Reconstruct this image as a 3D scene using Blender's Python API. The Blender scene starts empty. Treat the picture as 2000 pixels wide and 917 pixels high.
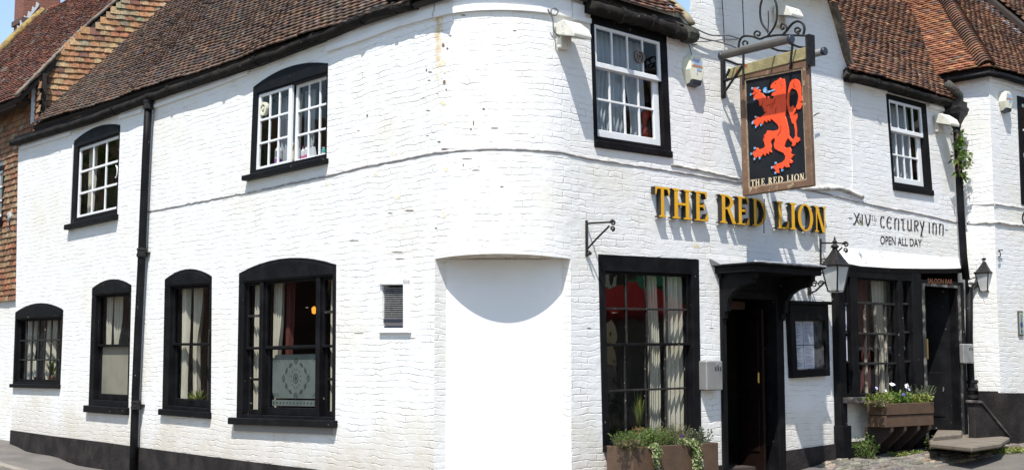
import bpy, bmesh, math, random
from mathutils import Vector, Matrix
from mathutils.geometry import tessellate_polygon
random.seed(7)
R = math.radians
sc = bpy.context.scene
COL = sc.collection

# ------------------------------------------------------------------ camera, sky, sun, exposure
FPX, CX, CY, EYE = 2533.0, 1000.0, 458.5, 1.55
PITCH = math.atan((705 - CY) / FPX)
cd = bpy.data.cameras.new('camera'); cam = bpy.data.objects.new('camera', cd); COL.objects.link(cam)
cam.location = (0, 0, EYE); cam.rotation_euler = (R(90) + PITCH, 0, 0)
cd.sensor_width = 36; cd.lens = FPX / 2000 * 36; cd.clip_end = 1500; cd.clip_start = .05
sc.camera = cam
SUN_EL = R(60); SUNH = Vector((-.25, -.968)).normalized()
SUNV = Vector((SUNH.x * math.cos(SUN_EL), SUNH.y * math.cos(SUN_EL), math.sin(SUN_EL)))
w = bpy.data.worlds.new('World'); sc.world = w; w.use_nodes = True
nt = w.node_tree; bg = nt.nodes['Background']
sky = nt.nodes.new('ShaderNodeTexSky'); sky.sky_type = 'NISHITA'; sky.sun_disc = False
sky.sun_elevation = SUN_EL; sky.sun_rotation = math.atan2(SUNH.x, SUNH.y)
sky.air_density = 1.2; sky.dust_density = .6
nt.links.new(sky.outputs[0], bg.inputs[0]); bg.inputs[1].default_value = .13
sd = bpy.data.lights.new('sun', 'SUN'); sd.energy = 4.2; sd.angle = R(.53); sd.color = (1, .965, .91)
so = bpy.data.objects.new('sun', sd); COL.objects.link(so); so.rotation_euler = SUNV.to_track_quat('Z', 'Y').to_euler()
sc.view_settings.view_transform = 'Standard'; sc.view_settings.look = 'None'
sc.view_settings.exposure = 0.62; sc.view_settings.gamma = 1

# ------------------------------------------------------------------ measured geometry of the place
CAM = Vector((0, 0, EYE)); UP = Vector((0, 0, 1))
def ray(x, y):
    a, b = (x - CX) / FPX, -(y - CY) / FPX
    return Vector((a, math.cos(PITCH) - b * math.sin(PITCH), math.sin(PITCH) + b * math.cos(PITCH)))
def hdir(x):
    v = ray(x, 705); v.z = 0; return v.normalized()
uF = hdir(4000); uL = Vector((-uF.y, uF.x, 0))
nF = -uL; nL = -uF
CORNER = Vector((-.2026, 12.5221, 0))
class Plane:
    """origin o, a runs along e1, b along e2, d outwards along n"""
    def __init__(s, o, e1, e2, n): s.o, s.e1, s.e2, s.n = o, e1, e2, n
    def P(s, a, b, d=0): return s.o + s.e1 * a + s.e2 * b + s.n * d
    def uv(s, x, y, d=0):
        r = ray(x, y); o = s.o + s.n * d
        t = (o - CAM).dot(s.n) / r.dot(s.n); p = CAM + r * t - s.o
        return (p.dot(s.e1), p.dot(s.e2))
    def px(s, x, y, d=0, dd=0):
        a, b = s.uv(x, y, d); return s.P(a, b, d + dd)
L = Plane(CORNER, uL, UP, nL)      # wall along the left street
F = Plane(CORNER, uF, UP, nF)      # front wall
def at_z(x, y, z):
    r = ray(x, y); return CAM + r * ((z - EYE) / r.z)

# ------------------------------------------------------------------ helpers
def tag(o, label=None, cat=None, group=None, kind=None):
    if label: o['label'] = label
    if cat: o['category'] = cat
    if group: o['group'] = group
    if kind: o['kind'] = kind
    return o
def empty(name, loc, label, cat, group=None):
    o = bpy.data.objects.new(name, None); COL.objects.link(o); o.location = loc
    o.empty_display_size = .1
    return tag(o, label, cat, group)
class MB:
    def __init__(s): s.v = []; s.f = []; s.uv = {}; s.c = {}; s.mi = {}
    def add(s, pts, faces, col=None, uvs=None, mi=None):
        b = len(s.v); s.v += [Vector(p) for p in pts]
        for f in faces:
            k = len(s.f); s.f.append([b + i for i in f])
            if col is not None: s.c[k] = col
            if uvs is not None: s.uv[k] = [uvs[i] for i in f]
            if mi is not None: s.mi[k] = mi
        return s
    def box8(s, p, **k):   # p: 4 bottom(ccw) + 4 top
        return s.add(p, [(0,3,2,1),(4,5,6,7),(0,1,5,4),(1,2,6,5),(2,3,7,6),(3,0,4,7)], **k)
    def box(s, f, x0, x1, y0, y1, d0, d1, **k):
        return s.box8([f(x0,y0,d0),f(x1,y0,d0),f(x1,y0,d1),f(x0,y0,d1),f(x0,y1,d0),f(x1,y1,d0),f(x1,y1,d1),f(x0,y1,d1)], **k)
    def prism(s, f, poly, d0, d1, front=None, side=None):
        n = len(poly)
        p = [f(x, y, d0) for x, y in poly] + [f(x, y, d1) for x, y in poly]
        tris = tessellate_polygon([[Vector((x, y, 0)) for x, y in poly]])
        s.add(p, [tuple(t) for t in tris], mi=side)
        b = len(s.v) - 2 * n
        for t in tris:
            k = len(s.f); s.f.append([b + n + i for i in reversed(t)])
            if front is not None: s.mi[k] = front
        for i in range(n):
            j = (i + 1) % n; k = len(s.f)
            s.f.append([b + i, b + j, b + n + j, b + n + i])
            if side is not None: s.mi[k] = side
        return s
    def ring(s, f, outer, inner, d0, d1, front=None, side=None):   # same number of points
        n = len(outer)
        p = [f(x,y,d1) for x,y in outer] + [f(x,y,d1) for x,y in inner] + [f(x,y,d0) for x,y in outer] + [f(x,y,d0) for x,y in inner]
        b = len(s.v); s.v += [Vector(q) for q in p]
        for i in range(n):
            j = (i + 1) % n
            for q, m in (((i, j, n+j, n+i), front), ((2*n+i, 3*n+i, 3*n+j, 2*n+j), side), ((i, 2*n+i, 2*n+j, j), side), ((n+i, n+j, 3*n+j, 3*n+i), side)):
                k = len(s.f); s.f.append([b + t for t in q])
                if m is not None: s.mi[k] = m
        return s
    def tube(s, path, r, n=8, closed=False, cap=True, flat=None):
        path = [Vector(p) for p in path]; m = len(path); b = len(s.v); ref = None
        for i, p in enumerate(path):
            if closed: t = (path[(i+1) % m] - path[i-1])
            else: t = path[min(i+1, m-1)] - path[max(i-1, 0)]
            t = t.normalized() if t.length > 1e-9 else UP.copy()
            if ref is None: ref = t.orthogonal().normalized() if abs(t.z) > .9 else t.cross(UP).normalized()
            ref = (ref - t * ref.dot(t)); ref = ref.normalized() if ref.length > 1e-6 else t.orthogonal().normalized()
            o = t.cross(ref); rr = r[i] if isinstance(r, (list, tuple)) else r
            for k in range(n):
                a = 2 * math.pi * k / n
                s.v.append(p + ref * (rr * math.cos(a)) + o * (rr * math.sin(a) * (flat or 1)))
        for i in range(m if closed else m - 1):
            for k in range(n):
                i2 = (i + 1) % m; k2 = (k + 1) % n
                s.f.append([b+i*n+k, b+i*n+k2, b+i2*n+k2, b+i2*n+k])
        if not closed and cap:
            s.f.append([b+k for k in range(n)]); s.f.append([b+(m-1)*n+k for k in range(n)])
        return s
    def lathe(s, c, prof, n=16, ax=None):   # prof (r, h)
        ax = (ax or UP).normalized(); e = ax.orthogonal().normalized(); g = ax.cross(e)
        b = len(s.v); m = len(prof)
        for r, h in prof:
            for k in range(n):
                a = 2 * math.pi * (k + .5) / n
                s.v.append(Vector(c) + ax * h + e * (r * math.cos(a)) + g * (r * math.sin(a)))
        for i in range(m - 1):
            for k in range(n): s.f.append([b+i*n+k, b+i*n+(k+1) % n, b+(i+1)*n+(k+1) % n, b+(i+1)*n+k])
        s.f.append([b+k for k in range(n)]); s.f.append([b+(m-1)*n+k for k in range(n)])
        return s
    def build(s, name, mat, parent=None, smooth=False, bevel=0, recalc=True):
        me = bpy.data.meshes.new(name); me.from_pydata([tuple(p) for p in s.v], [], s.f)
        mats = mat if isinstance(mat, (list, tuple)) else [mat]
        for m in mats: me.materials.append(m)
        if s.mi:
            for k, v in s.mi.items(): me.polygons[k].material_index = v
        if s.uv:
            ul = me.uv_layers.new(name='UVMap')
            for k, us in s.uv.items():
                for li, q in zip(me.polygons[k].loop_indices, us): ul.data[li].uv = q
        if s.c:
            ca = me.color_attributes.new('Col', 'FLOAT_COLOR', 'CORNER')
            for k, c in s.c.items():
                for li in me.polygons[k].loop_indices: ca.data[li].color = (c[0], c[1], c[2], 1)
        if recalc:
            bm = bmesh.new(); bm.from_mesh(me); bmesh.ops.recalc_face_normals(bm, faces=bm.faces); bm.to_mesh(me); bm.free()
        if smooth:
            for p in me.polygons: p.use_smooth = True
        o = bpy.data.objects.new(name, me); COL.objects.link(o)
        if bevel:
            md = o.modifiers.new('bevel', 'BEVEL'); md.width = bevel; md.segments = 1; md.limit_method = 'ANGLE'; md.angle_limit = R(40)
        if parent:
            o.parent = parent
            if parent.type == 'EMPTY': o.matrix_parent_inverse = Matrix.Translation(-Vector(parent.location))
        return o

# ------------------------------------------------------------------ materials
def newmat(name):
    m = bpy.data.materials.new(name); m.use_nodes = True
    t = m.node_tree; return m, t, t.nodes['Principled BSDF'], t.nodes['Material Output']
def nd(t, kind, **k):
    n = t.nodes.new(kind)
    for a, v in k.items():
        if a in n.inputs: n.inputs[a].default_value = v
        else: setattr(n, a, v)
    return n
def ramp(t, src, p0, c0, p1, c1):
    r = nd(t, 'ShaderNodeValToRGB'); e = r.color_ramp.elements
    e[0].position = p0; e[0].color = (*c0, 1) if len(c0) == 3 else c0
    e[1].position = p1; e[1].color = (*c1, 1) if len(c1) == 3 else c1
    t.links.new(src, r.inputs[0]); return r
def mixc(t, fac, a, b):
    m = nd(t, 'ShaderNodeMix', data_type='RGBA')
    for v, i in ((fac, 0), (a, 6), (b, 7)):
        if isinstance(v, (int, float)): m.inputs[i].default_value = v
        elif isinstance(v, tuple): m.inputs[i].default_value = (*v, 1)
        else: t.links.new(v, m.inputs[i])
    return m.outputs[2]
def math_(t, op, a, b=None):
    m = nd(t, 'ShaderNodeMath', operation=op)
    for v, i in ((a, 0), (b, 1)):
        if v is None: continue
        if isinstance(v, (int, float)): m.inputs[i].default_value = v
        else: t.links.new(v, m.inputs[i])
    return m.outputs[0]
def simple(name, c, rough=.6, c2=None, ns=6, lo=.4, hi=.65, bump=0, bs=40, metal=0, c3=None, ns3=30, lo3=.62, hi3=.7, spec=.5):
    m, t, b, o = newmat(name)
    tc = nd(t, 'ShaderNodeTexCoord').outputs['Object']
    col = None
    if c2:
        n = nd(t, 'ShaderNodeTexNoise', Scale=ns, Detail=6); t.links.new(tc, n.inputs[0])
        r = ramp(t, n.outputs[0], lo, c, hi, c2); col = r.outputs[0]
        rr = ramp(t, n.outputs[0], .3, (rough * .85,) * 3, .7, (min(1, rough * 1.2),) * 3); t.links.new(rr.outputs[0], b.inputs['Roughness'])
    if c3:
        n = nd(t, 'ShaderNodeTexNoise', Scale=ns3, Detail=4); t.links.new(tc, n.inputs[0])
        f = ramp(t, n.outputs[0], lo3, (0,0,0), hi3, (1,1,1))
        col = mixc(t, f.outputs[0], col if col else c, c3)
    if col: t.links.new(col, b.inputs[0])
    else: b.inputs[0].default_value = (*c, 1)
    if not c2: b.inputs['Roughness'].default_value = rough
    b.inputs['Metallic'].default_value = metal; b.inputs['Specular IOR Level'].default_value = spec
    if bump:
        n = nd(t, 'ShaderNodeTexNoise', Scale=bs, Detail=5); t.links.new(tc, n.inputs[0])
        bp = nd(t, 'ShaderNodeBump', Strength=bump, Distance=.01); t.links.new(n.outputs[0], bp.inputs['Height']); t.links.new(bp.outputs[0], b.inputs['Normal'])
    return m

def brick_paint(name, base=(.8,.8,.785), stain=True, rel=.0050, mort=(.8,.8,.78), bare=False):
    m, t, b, o = newmat(name)
    uv = nd(t, 'ShaderNodeUVMap').outputs[0]
    n0 = nd(t, 'ShaderNodeTexNoise', Scale=2.2, Detail=3); t.links.new(uv, n0.inputs[0])
    n1 = nd(t, 'ShaderNodeTexNoise', Scale=9, Detail=4); t.links.new(uv, n1.inputs[0])
    def off(n, k):
        v = nd(t, 'ShaderNodeVectorMath', operation='SUBTRACT'); v.inputs[1].default_value = (.5,.5,.5); t.links.new(n.outputs['Color'], v.inputs[0])
        s = nd(t, 'ShaderNodeVectorMath', operation='SCALE'); s.inputs['Scale'].default_value = k; t.links.new(v.outputs[0], s.inputs[0]); return s.outputs[0]
    a1 = nd(t, 'ShaderNodeVectorMath', operation='ADD'); t.links.new(uv, a1.inputs[0]); t.links.new(off(n0, .10), a1.inputs[1])
    a2 = nd(t, 'ShaderNodeVectorMath', operation='ADD'); t.links.new(a1.outputs[0], a2.inputs[0]); t.links.new(off(n1, .05), a2.inputs[1])
    br = nd(t, 'ShaderNodeTexBrick'); br.inputs['Scale'].default_value = 1; br.inputs['Brick Width'].default_value = .215
    br.inputs['Row Height'].default_value = .067; br.inputs['Mortar Size'].default_value = .009; br.inputs['Mortar Smooth'].default_value = 1
    br.inputs['Color1'].default_value = (1,1,1,1); br.inputs['Color2'].default_value = (.0,.0,.0,1); br.inputs['Mortar'].default_value = (.5,.5,.5,1)
    br.offset = .5; t.links.new(a2.outputs[0], br.inputs['Vector'])
    fac = br.outputs['Fac']
    # patches where thick old paint has filled the joints
    npz = nd(t, 'ShaderNodeTexNoise', Scale=4.5, Detail=5); t.links.new(uv, npz.inputs[0])
    fill = ramp(t, npz.outputs[0], .40, (.04,)*3, .66, (1,1,1))
    nf = nd(t, 'ShaderNodeTexNoise', Scale=55, Detail=5); t.links.new(uv, nf.inputs[0])
    h = math_(t, 'SUBTRACT', math_(t, 'MULTIPLY', nf.outputs[0], .22), math_(t, 'MULTIPLY', fac, fill.outputs[0]))
    h = math_(t, 'ADD', h, math_(t, 'MULTIPLY', n1.outputs[0], 1.6))
    perb = math_(t, 'MULTIPLY', br.outputs['Color'], .3); h = math_(t, 'ADD', h, perb)
    bp = nd(t, 'ShaderNodeBump', Strength=1, Distance=rel); t.links.new(h, bp.inputs['Height']); t.links.new(bp.outputs[0], b.inputs['Normal'])
    # colour: cream/grey patches, dirty open joints, small chips
    nb = nd(t, 'ShaderNodeTexNoise', Scale=.9, Detail=7, Roughness=.65); t.links.new(uv, nb.inputs[0])
    cr = ramp(t, nb.outputs[0], .42, base, .72, (base[0]*.94, base[1]*.9, base[2]*.8))
    nc = nd(t, 'ShaderNodeTexNoise', Scale=3.1, Detail=3); t.links.new(uv, nc.inputs[0])
    ncr = ramp(t, nc.outputs[0], .50, (0,0,0), .68, (1,1,1))
    mk = math_(t, 'MULTIPLY', math_(t, 'MULTIPLY', math_(t, 'MULTIPLY', fac, fill.outputs[0]), ncr.outputs[0]), .6)
    col = mixc(t, mk, cr.outputs[0], (.36,.33,.29))
    col = mixc(t, math_(t, 'MULTIPLY', math_(t, 'POWER', fac, 3), .03), col, (.45,.44,.42))
    if stain:
        sx = nd(t, 'ShaderNodeSeparateXYZ'); t.links.new(uv, sx.inputs[0])
        def band(src, c, wd):
            d = math_(t, 'ABSOLUTE', math_(t, 'SUBTRACT', src, c)); return math_(t, 'MAXIMUM', math_(t, 'SUBTRACT', 1, math_(t, 'DIVIDE', d, wd)), 0)
        # rusty drip and spalled bricks under the broken gutter joint by the curve
        s1 = math_(t, 'MULTIPLY', band(sx.outputs[0], -.86, .17), band(sx.outputs[1], 5.0, 1.3))
        n5 = nd(t, 'ShaderNodeTexNoise', Scale=16, Detail=6); t.links.new(uv, n5.inputs[0])
        s1b = ramp(t, math_(t, 'MULTIPLY', s1, n5.outputs[0]), .22, (0,0,0), .42, (.75,.75,.75))
        col = mixc(t, s1b.outputs[0], col, (.6,.42,.16))
        s2 = math_(t, 'MULTIPLY', band(sx.outputs[0], -1.0, 1.5), band(sx.outputs[1], 4.3, 1.5))
        n6 = nd(t, 'ShaderNodeTexNoise', Scale=11, Detail=2); sv = nd(t, 'ShaderNodeVectorMath', operation='MULTIPLY'); sv.inputs[1].default_value = (.55, 1.6, 1)
        t.links.new(uv, sv.inputs[0]); t.links.new(sv.outputs[0], n6.inputs[0])
        s2b = ramp(t, math_(t, 'MULTIPLY', math_(t, 'POWER', s2, .35), n6.outputs[0]), .60, (0,0,0), .66, (1,1,1))
        col = mixc(t, math_(t, 'MULTIPLY', s2b.outputs[0], math_(t, 'ADD', .25, fac)), col, (.22,.15,.1))
        # splash dirt low on the wall
        s3 = ramp(t, math_(t, 'ADD', math_(t, 'MULTIPLY', math_(t, 'SUBTRACT', 1.25, sx.outputs[1]), .8), math_(t, 'SUBTRACT', nb.outputs[0], .6)), .1, (0,0,0), .8, (1,1,1))
        col = mixc(t, math_(t, 'MULTIPLY', s3.outputs[0], .75), col, (.5,.44,.36))
    n9 = nd(t, 'ShaderNodeTexNoise', Scale=24, Detail=3); t.links.new(uv, n9.inputs[0])
    ch = ramp(t, n9.outputs[0], .715, (0,0,0), .735, (1,1,1))
    col = mixc(t, math_(t, 'MULTIPLY', ch.outputs[0], ncr.outputs[0]), col, (.3,.2,.14))
    t.links.new(col, b.inputs[0]); b.inputs['Roughness'].default_value = .75
    return m

def tile_mat(name, rough=.85):
    m, t, b, o = newmat(name)
    at = nd(t, 'ShaderNodeAttribute', attribute_name='Col')
    tc = nd(t, 'ShaderNodeTexCoord').outputs['Object']
    n = nd(t, 'ShaderNodeTexNoise', Scale=25, Detail=5); t.links.new(tc, n.inputs[0])
    r = ramp(t, n.outputs[0], .3, (.55,)*3, .7, (1.3,)*3)
    mm = nd(t, 'ShaderNodeMix', data_type='RGBA', blend_type='MULTIPLY'); mm.inputs[0].default_value = 1
    t.links.new(at.outputs['Color'], mm.inputs[6]); t.links.new(r.outputs[0], mm.inputs[7])
    n2 = nd(t, 'ShaderNodeTexNoise', Scale=3, Detail=6); t.links.new(tc, n2.inputs[0])
    f = ramp(t, n2.outputs[0], .62, (0,0,0), .72, (.5,)*3)
    c = mixc(t, f.outputs[0], mm.outputs[2], (.17,.155,.1))
    t.links.new(c, b.inputs[0]); b.inputs['Roughness'].default_value = rough
    bp = nd(t, 'ShaderNodeBump', Strength=.5, Distance=.004); t.links.new(n.outputs[0], bp.inputs['Height']); t.links.new(bp.outputs[0], b.inputs['Normal'])
    return m

def glass_mat(name, tint=(.9,.93,.92), wav=.05, trans=.9):
    m, t, b, o = newmat(name)
    tr = nd(t, 'ShaderNodeBsdfTransparent'); tr.inputs[0].default_value = (*[c * trans for c in tint], 1)
    gl = nd(t, 'ShaderNodeBsdfGlossy'); gl.inputs['Roughness'].default_value = .02
    fr = nd(t, 'ShaderNodeLayerWeight', Blend=.5)
    tc = nd(t, 'ShaderNodeTexCoord').outputs['Object']
    n = nd(t, 'ShaderNodeTexNoise', Scale=3.5, Detail=2); t.links.new(tc, n.inputs[0])
    bp = nd(t, 'ShaderNodeBump', Strength=wav, Distance=.05); t.links.new(n.outputs[0], bp.inputs['Height'])
    t.links.new(bp.outputs[0], gl.inputs['Normal'])
    mx = nd(t, 'ShaderNodeMixShader'); f2 = math_(t, 'ADD', math_(t, 'MULTIPLY', math_(t, 'POWER', fr.outputs['Facing'], 5), .8), .045)
    t.links.new(f2, mx.inputs[0]); t.links.new(tr.outputs[0], mx.inputs[1]); t.links.new(gl.outputs[0], mx.inputs[2])
    t.links.new(mx.outputs[0], o.inputs[0]); return m

WALL = brick_paint('painted_brick')
WALLR = brick_paint('painted_brick_house', stain=False)
PLASTER = simple('white_render', (.8,.8,.79), .8, (.72,.70,.66), 1.6, .5, .8, bump=.25, bs=18, c3=(.55,.51,.44), ns3=14, lo3=.72, hi3=.78)
BLACK = simple('black_gloss_paint', (.006,.006,.007), .5, (.012,.012,.013), 5, .4, .7, bump=.35, bs=30, c3=(.24,.21,.18), ns3=15, lo3=.715, hi3=.75, spec=.1)
BLACKBAR = simple('black_bar_worn', (.012,.012,.012), .45, (.03,.026,.024), 8, .4, .7, c3=(.4,.34,.28), ns3=34, lo3=.66, hi3=.7)
PLINTH = simple('black_plinth_paint', (.018,.016,.016), .8, (.04,.034,.032), 4, .4, .7, bump=.8, bs=22, spec=.2)
IRON = simple('black_iron', (.009,.009,.01), .5, (.025,.02,.018), 20, .45, .7, bump=.3, bs=80, spec=.3)
WHITEW = simple('white_window_paint', (.78,.79,.79), .5, (.7,.7,.68), 9, .5, .75, bump=.15, bs=60, c3=(.5,.45,.38), ns3=40, lo3=.7, hi3=.73)
GLASS = glass_mat('old_glass')
FROST = simple('frosted_glass', (.19,.21,.195), .4, (.14,.165,.15), 5)
FROST2 = simple('frosted_warm_glass', (.24,.23,.18), .35, (.17,.17,.13), 2.5)
CURT = simple('cream_curtain', (.62,.57,.47), .9, (.52,.46,.37), 3, .4, .7)
NET = simple('grey_net_curtain', (.5,.53,.58), .9, (.42,.45,.5), 3, .4, .7)
REDC = simple('maroon_curtain', (.12,.03,.025), .9)
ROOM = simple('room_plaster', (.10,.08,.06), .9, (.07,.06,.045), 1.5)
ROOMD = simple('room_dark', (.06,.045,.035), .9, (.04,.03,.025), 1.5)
TILE = tile_mat('clay_tile')
UNDER = simple('roof_underlay', (.03,.024,.02), .95)
BROWN = simple('brown_planter_paint', (.105,.062,.038), .6, (.075,.045,.028), 7, .4, .7, bump=.35, bs=25)
OAK = simple('varnished_wood', (.19,.11,.066), .5, (.11,.06,.034), 8, .35, .7, bump=.3, bs=30, c3=(.40,.31,.2), ns3=16, lo3=.6, hi3=.72)
LEAD = simple('lead_sheet', (.42,.42,.42), .55, (.32,.32,.33), 5, .4, .7, metal=.2, bump=.3, bs=14)
STEEL = simple('brushed_steel', (.30,.30,.29), .5, (.22,.22,.21), 7, .4, .7, metal=.3)
STONE = simple('step_stone', (.18,.15,.115), .85, (.125,.105,.08), 4, .4, .7, bump=.6, bs=20)
GOLD = simple('gold_paint', (.80,.43,.02), .45, (.72,.36,.015), 9, .4, .7)
LBLACK = simple('letter_black', (.018,.016,.015), .5)
RED = simple('lion_red', (.84,.085,.02), .5, (.76,.07,.016), 12, .4, .7, bump=.5, bs=35)
BLUE = simple('claw_blue', (.12,.38,.66), .5, (.4,.5,.65), 30, .5, .6)
SIGNB = simple('sign_black', (.011,.013,.016), .6, (.017,.02,.025), 5, .4, .7, spec=.15)
CREAMP = simple('cream_letter', (.72,.6,.4), .5)
PAINTT = simple('black_lettering_paint', (.035,.03,.03), .8, (.07,.06,.055), 20, .5, .8, c3=(.5,.47,.42), ns3=40, lo3=.68, hi3=.72)
SALOON = simple('faded_orange_letter', (.17,.065,.03), .7)
PLASTW = simple('weathered_white_plastic', (.7,.68,.6), .5, (.6,.57,.47), 7, .45, .7, c3=(.12,.11,.09), ns3=24, lo3=.64, hi3=.74)
PLASTC = simple('cream_plastic', (.72,.7,.55), .4, (.66,.64,.5), 5)
DKPL = simple('dark_plastic', (.03,.035,.05), .4)
PAPER = simple('paper', (.62,.62,.72), .9)
INK = simple('ink_grey', (.2,.2,.27), .9)
BRASS = simple('brass', (.6,.4,.12), .35, metal=.9)
DOORM = simple('dark_door_wood', (.011,.006,.005), .5, (.016,.008,.006), 8, spec=.15)

# ------------------------------------------------------------------ tiles
def inpoly(x, y, poly):
    c = False; n = len(poly)
    for i in range(n):
        x1, y1 = poly[i]; x2, y2 = poly[i-1]
        if (y1 > y) != (y2 > y) and x < (x2-x1)*(y-y1)/(y2-y1)+x1: c = not c
    return c
def jit(c, k=.25):
    s = 1 + random.uniform(-k, k); return tuple(max(0, v * s * (1 + random.uniform(-.06, .06))) for v in c)
def pick(pal):
    r = random.random() * sum(p[1] for p in pal)
    for c, wgt in pal:
        r -= wgt
        if r <= 0: return jit(c)
    return jit(pal[0][0])
def rv_(k=1): return Vector((random.uniform(-k,k), random.uniform(-k,k), random.uniform(-k,k)))
def wave(a, b): return .018 * math.sin(a * 1.7 + b * .6) + .012 * math.sin(a * .63 + 1.3 + b * 2.1) + .006 * math.sin(a * 5.1)
def tiles(name, parent, pl, poly, gauge=.1, tw=.165, pal=None, mat=None, und=True, thick=.014, wv=1.0, lift=.016, gap=.004, curve=None):
    """individual plain clay tiles laid in courses on plane pl inside poly (a, b)"""
    mb = MB(); xs = [p[0] for p in poly]; ys = [p[1] for p in poly]
    b = min(ys); row = 0
    while b < max(ys) + gauge:
        a = min(xs) - tw + (tw / 2 if row % 2 else 0) + random.uniform(-.01, .01)
        rj = random.uniform(-.006, .006)
        while a < max(xs) + tw:
            bb = b + (curve(a) if curve else 0)
            if inpoly(a + tw / 2, b + gauge * .45, poly):
                col = pick(pal); z = wv * wave(a, b) + random.uniform(0, .006); j = random.uniform(-.007, .007) + rj; rt = random.uniform(-.005, .005)
                x0, x1, xm = a + gap / 2, a + tw - gap / 2, a + tw / 2; y0 = bb + j; y1 = bb + gauge * 1.25
                cam_ = random.uniform(.003, .008)
                def q(x, y, d): return pl.P(x, y, z + d)
                top = [q(x0, y0 + rt, lift + thick), q(xm, y0, lift + thick + cam_), q(x1, y0 - rt, lift + thick), q(x0, y1, thick * .4), q(xm, y1, thick * .4 + cam_), q(x1, y1, thick * .4)]
                bot = [q(x0, y0 + rt, lift - .004), q(xm, y0, lift + cam_ - .004), q(x1, y0 - rt, lift - .004)]
                mb.add(top + bot, [(0,1,4,3), (1,2,5,4), (6,7,1,0), (7,8,2,1), (6,0,3), (8,5,2)], col=col)
            a += tw
        b += gauge; row += 1
    o = mb.build(name, mat or TILE, parent, recalc=False)
    if und:
        mb = MB(); mb.prism(pl.P, poly, -.1, -.035); u = mb.build('roof_deck', UNDER, o)
    return o
BRN = [((.115,.070,.048), 5), ((.14,.08,.05), 3), ((.092,.063,.050), 3), ((.18,.098,.055), 1), ((.13,.105,.085), .8), ((.065,.052,.045), 1)]
RDB = [((.17,.065,.04), 5), ((.13,.055,.04), 3), ((.24,.09,.045), 1.6), ((.085,.055,.045), 2), ((.2,.17,.14), .5)]
ORG = [((.21,.103,.057), 4), ((.17,.085,.05), 3), ((.125,.068,.048), 2.4), ((.25,.135,.075), 1.2), ((.085,.058,.048), 1.6), ((.27,.19,.12), .2)]
ORG2 = [((.29,.125,.06), 4), ((.25,.10,.05), 3), ((.22,.09,.05), 1.5), ((.40,.2,.09), 1.2), ((.16,.10,.08), .8)]
YEL = [((.33,.165,.075), 4), ((.28,.12,.055), 2), ((.33,.215,.11), 3), ((.22,.18,.11), 1.5), ((.18,.08,.05), .8)]
SCL = [((.27,.115,.055), 4), ((.25,.15,.08), 3), ((.19,.09,.05), 2), ((.28,.21,.12), 1)]

# ------------------------------------------------------------------ ground, road, pavement
def ctrl(wl, a, d, z): p = wl.P(a, 0, d); return (p.x, p.y, z)
CT = [ctrl(L,16,0,.2), ctrl(L,13.3,0,.12), ctrl(L,11.5,0,.02), ctrl(L,9.4,0,-.07), ctrl(L,6,0,-.16), ctrl(L,3,0,-.2), ctrl(F,0,0,-.2), ctrl(F,2.2,0,-.02),
      ctrl(F,4.2,0,.2), ctrl(F,5.6,0,.35), ctrl(F,7,0,.39), ctrl(F,8.6,.5,.42), ctrl(F,10,.5,.46), ctrl(F,14,.5,.6), ctrl(F,5.6,1.6,.28), ctrl(F,8.6,1.6,.36), ctrl(F,3,2,0),
      ctrl(L,13,3,.05), ctrl(L,8,3,-.12), ctrl(L,3,3,-.2), (0,6,-.1), (0,0,0), (-8,4,-.1), (8,6,.15), (12,12,.35), (0,-10,0)]
def gh(x, y):
    s = t = 0
    for cx, cy, cz in CT:
        wt = 1 / ((x-cx)**2 + (y-cy)**2 + .05) ** 1.6; s += wt; t += wt * cz
    return t / s
ASPH = simple('worn_asphalt', (.14,.125,.105), .9, (.10,.093,.085), 2.5, .4, .65, bump=1, bs=70, c3=(.24,.21,.17), ns3=60, lo3=.6, hi3=.68)
PAVE = simple('pavement_grey', (.15,.135,.12), .9, (.11,.1,.09), 2, .4, .65, bump=.8, bs=50)
def sheet(name, mat, fn_inside, xs, ys, lift=0, pfun=None):
    mb = MB(); idx = {}
    pts = [[(pfun(a, b) if pfun else Vector((a, b, 0))) for b in ys] for a in xs]
    fl = []; v = []
    for i in range(len(xs)):
        for j in range(len(ys)):
            p = pts[i][j]; v.append(Vector((p.x, p.y, gh(p.x, p.y) + lift)))
    m = len(ys)
    for i in range(len(xs) - 1):
        for j in range(m - 1):
            fl.append((i*m+j, (i+1)*m+j, (i+1)*m+j+1, i*m+j+1))
    mb.add(v, fl); o = mb.build(name, mat, smooth=True, recalc=False)
    tag(o, kind='structure'); return o
def lin(a, b, n): return [a + (b-a)*i/n for i in range(n+1)]
gx = [-700,-300,-120,-60,-35] + lin(-24, 24, 64) + [35,60,120,300,700]
gy = [-700,-300,-120,-60,-30] + lin(-12, 36, 64) + [60,120,300,700]
sheet('road', ASPH, None, gx, gy)
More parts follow.
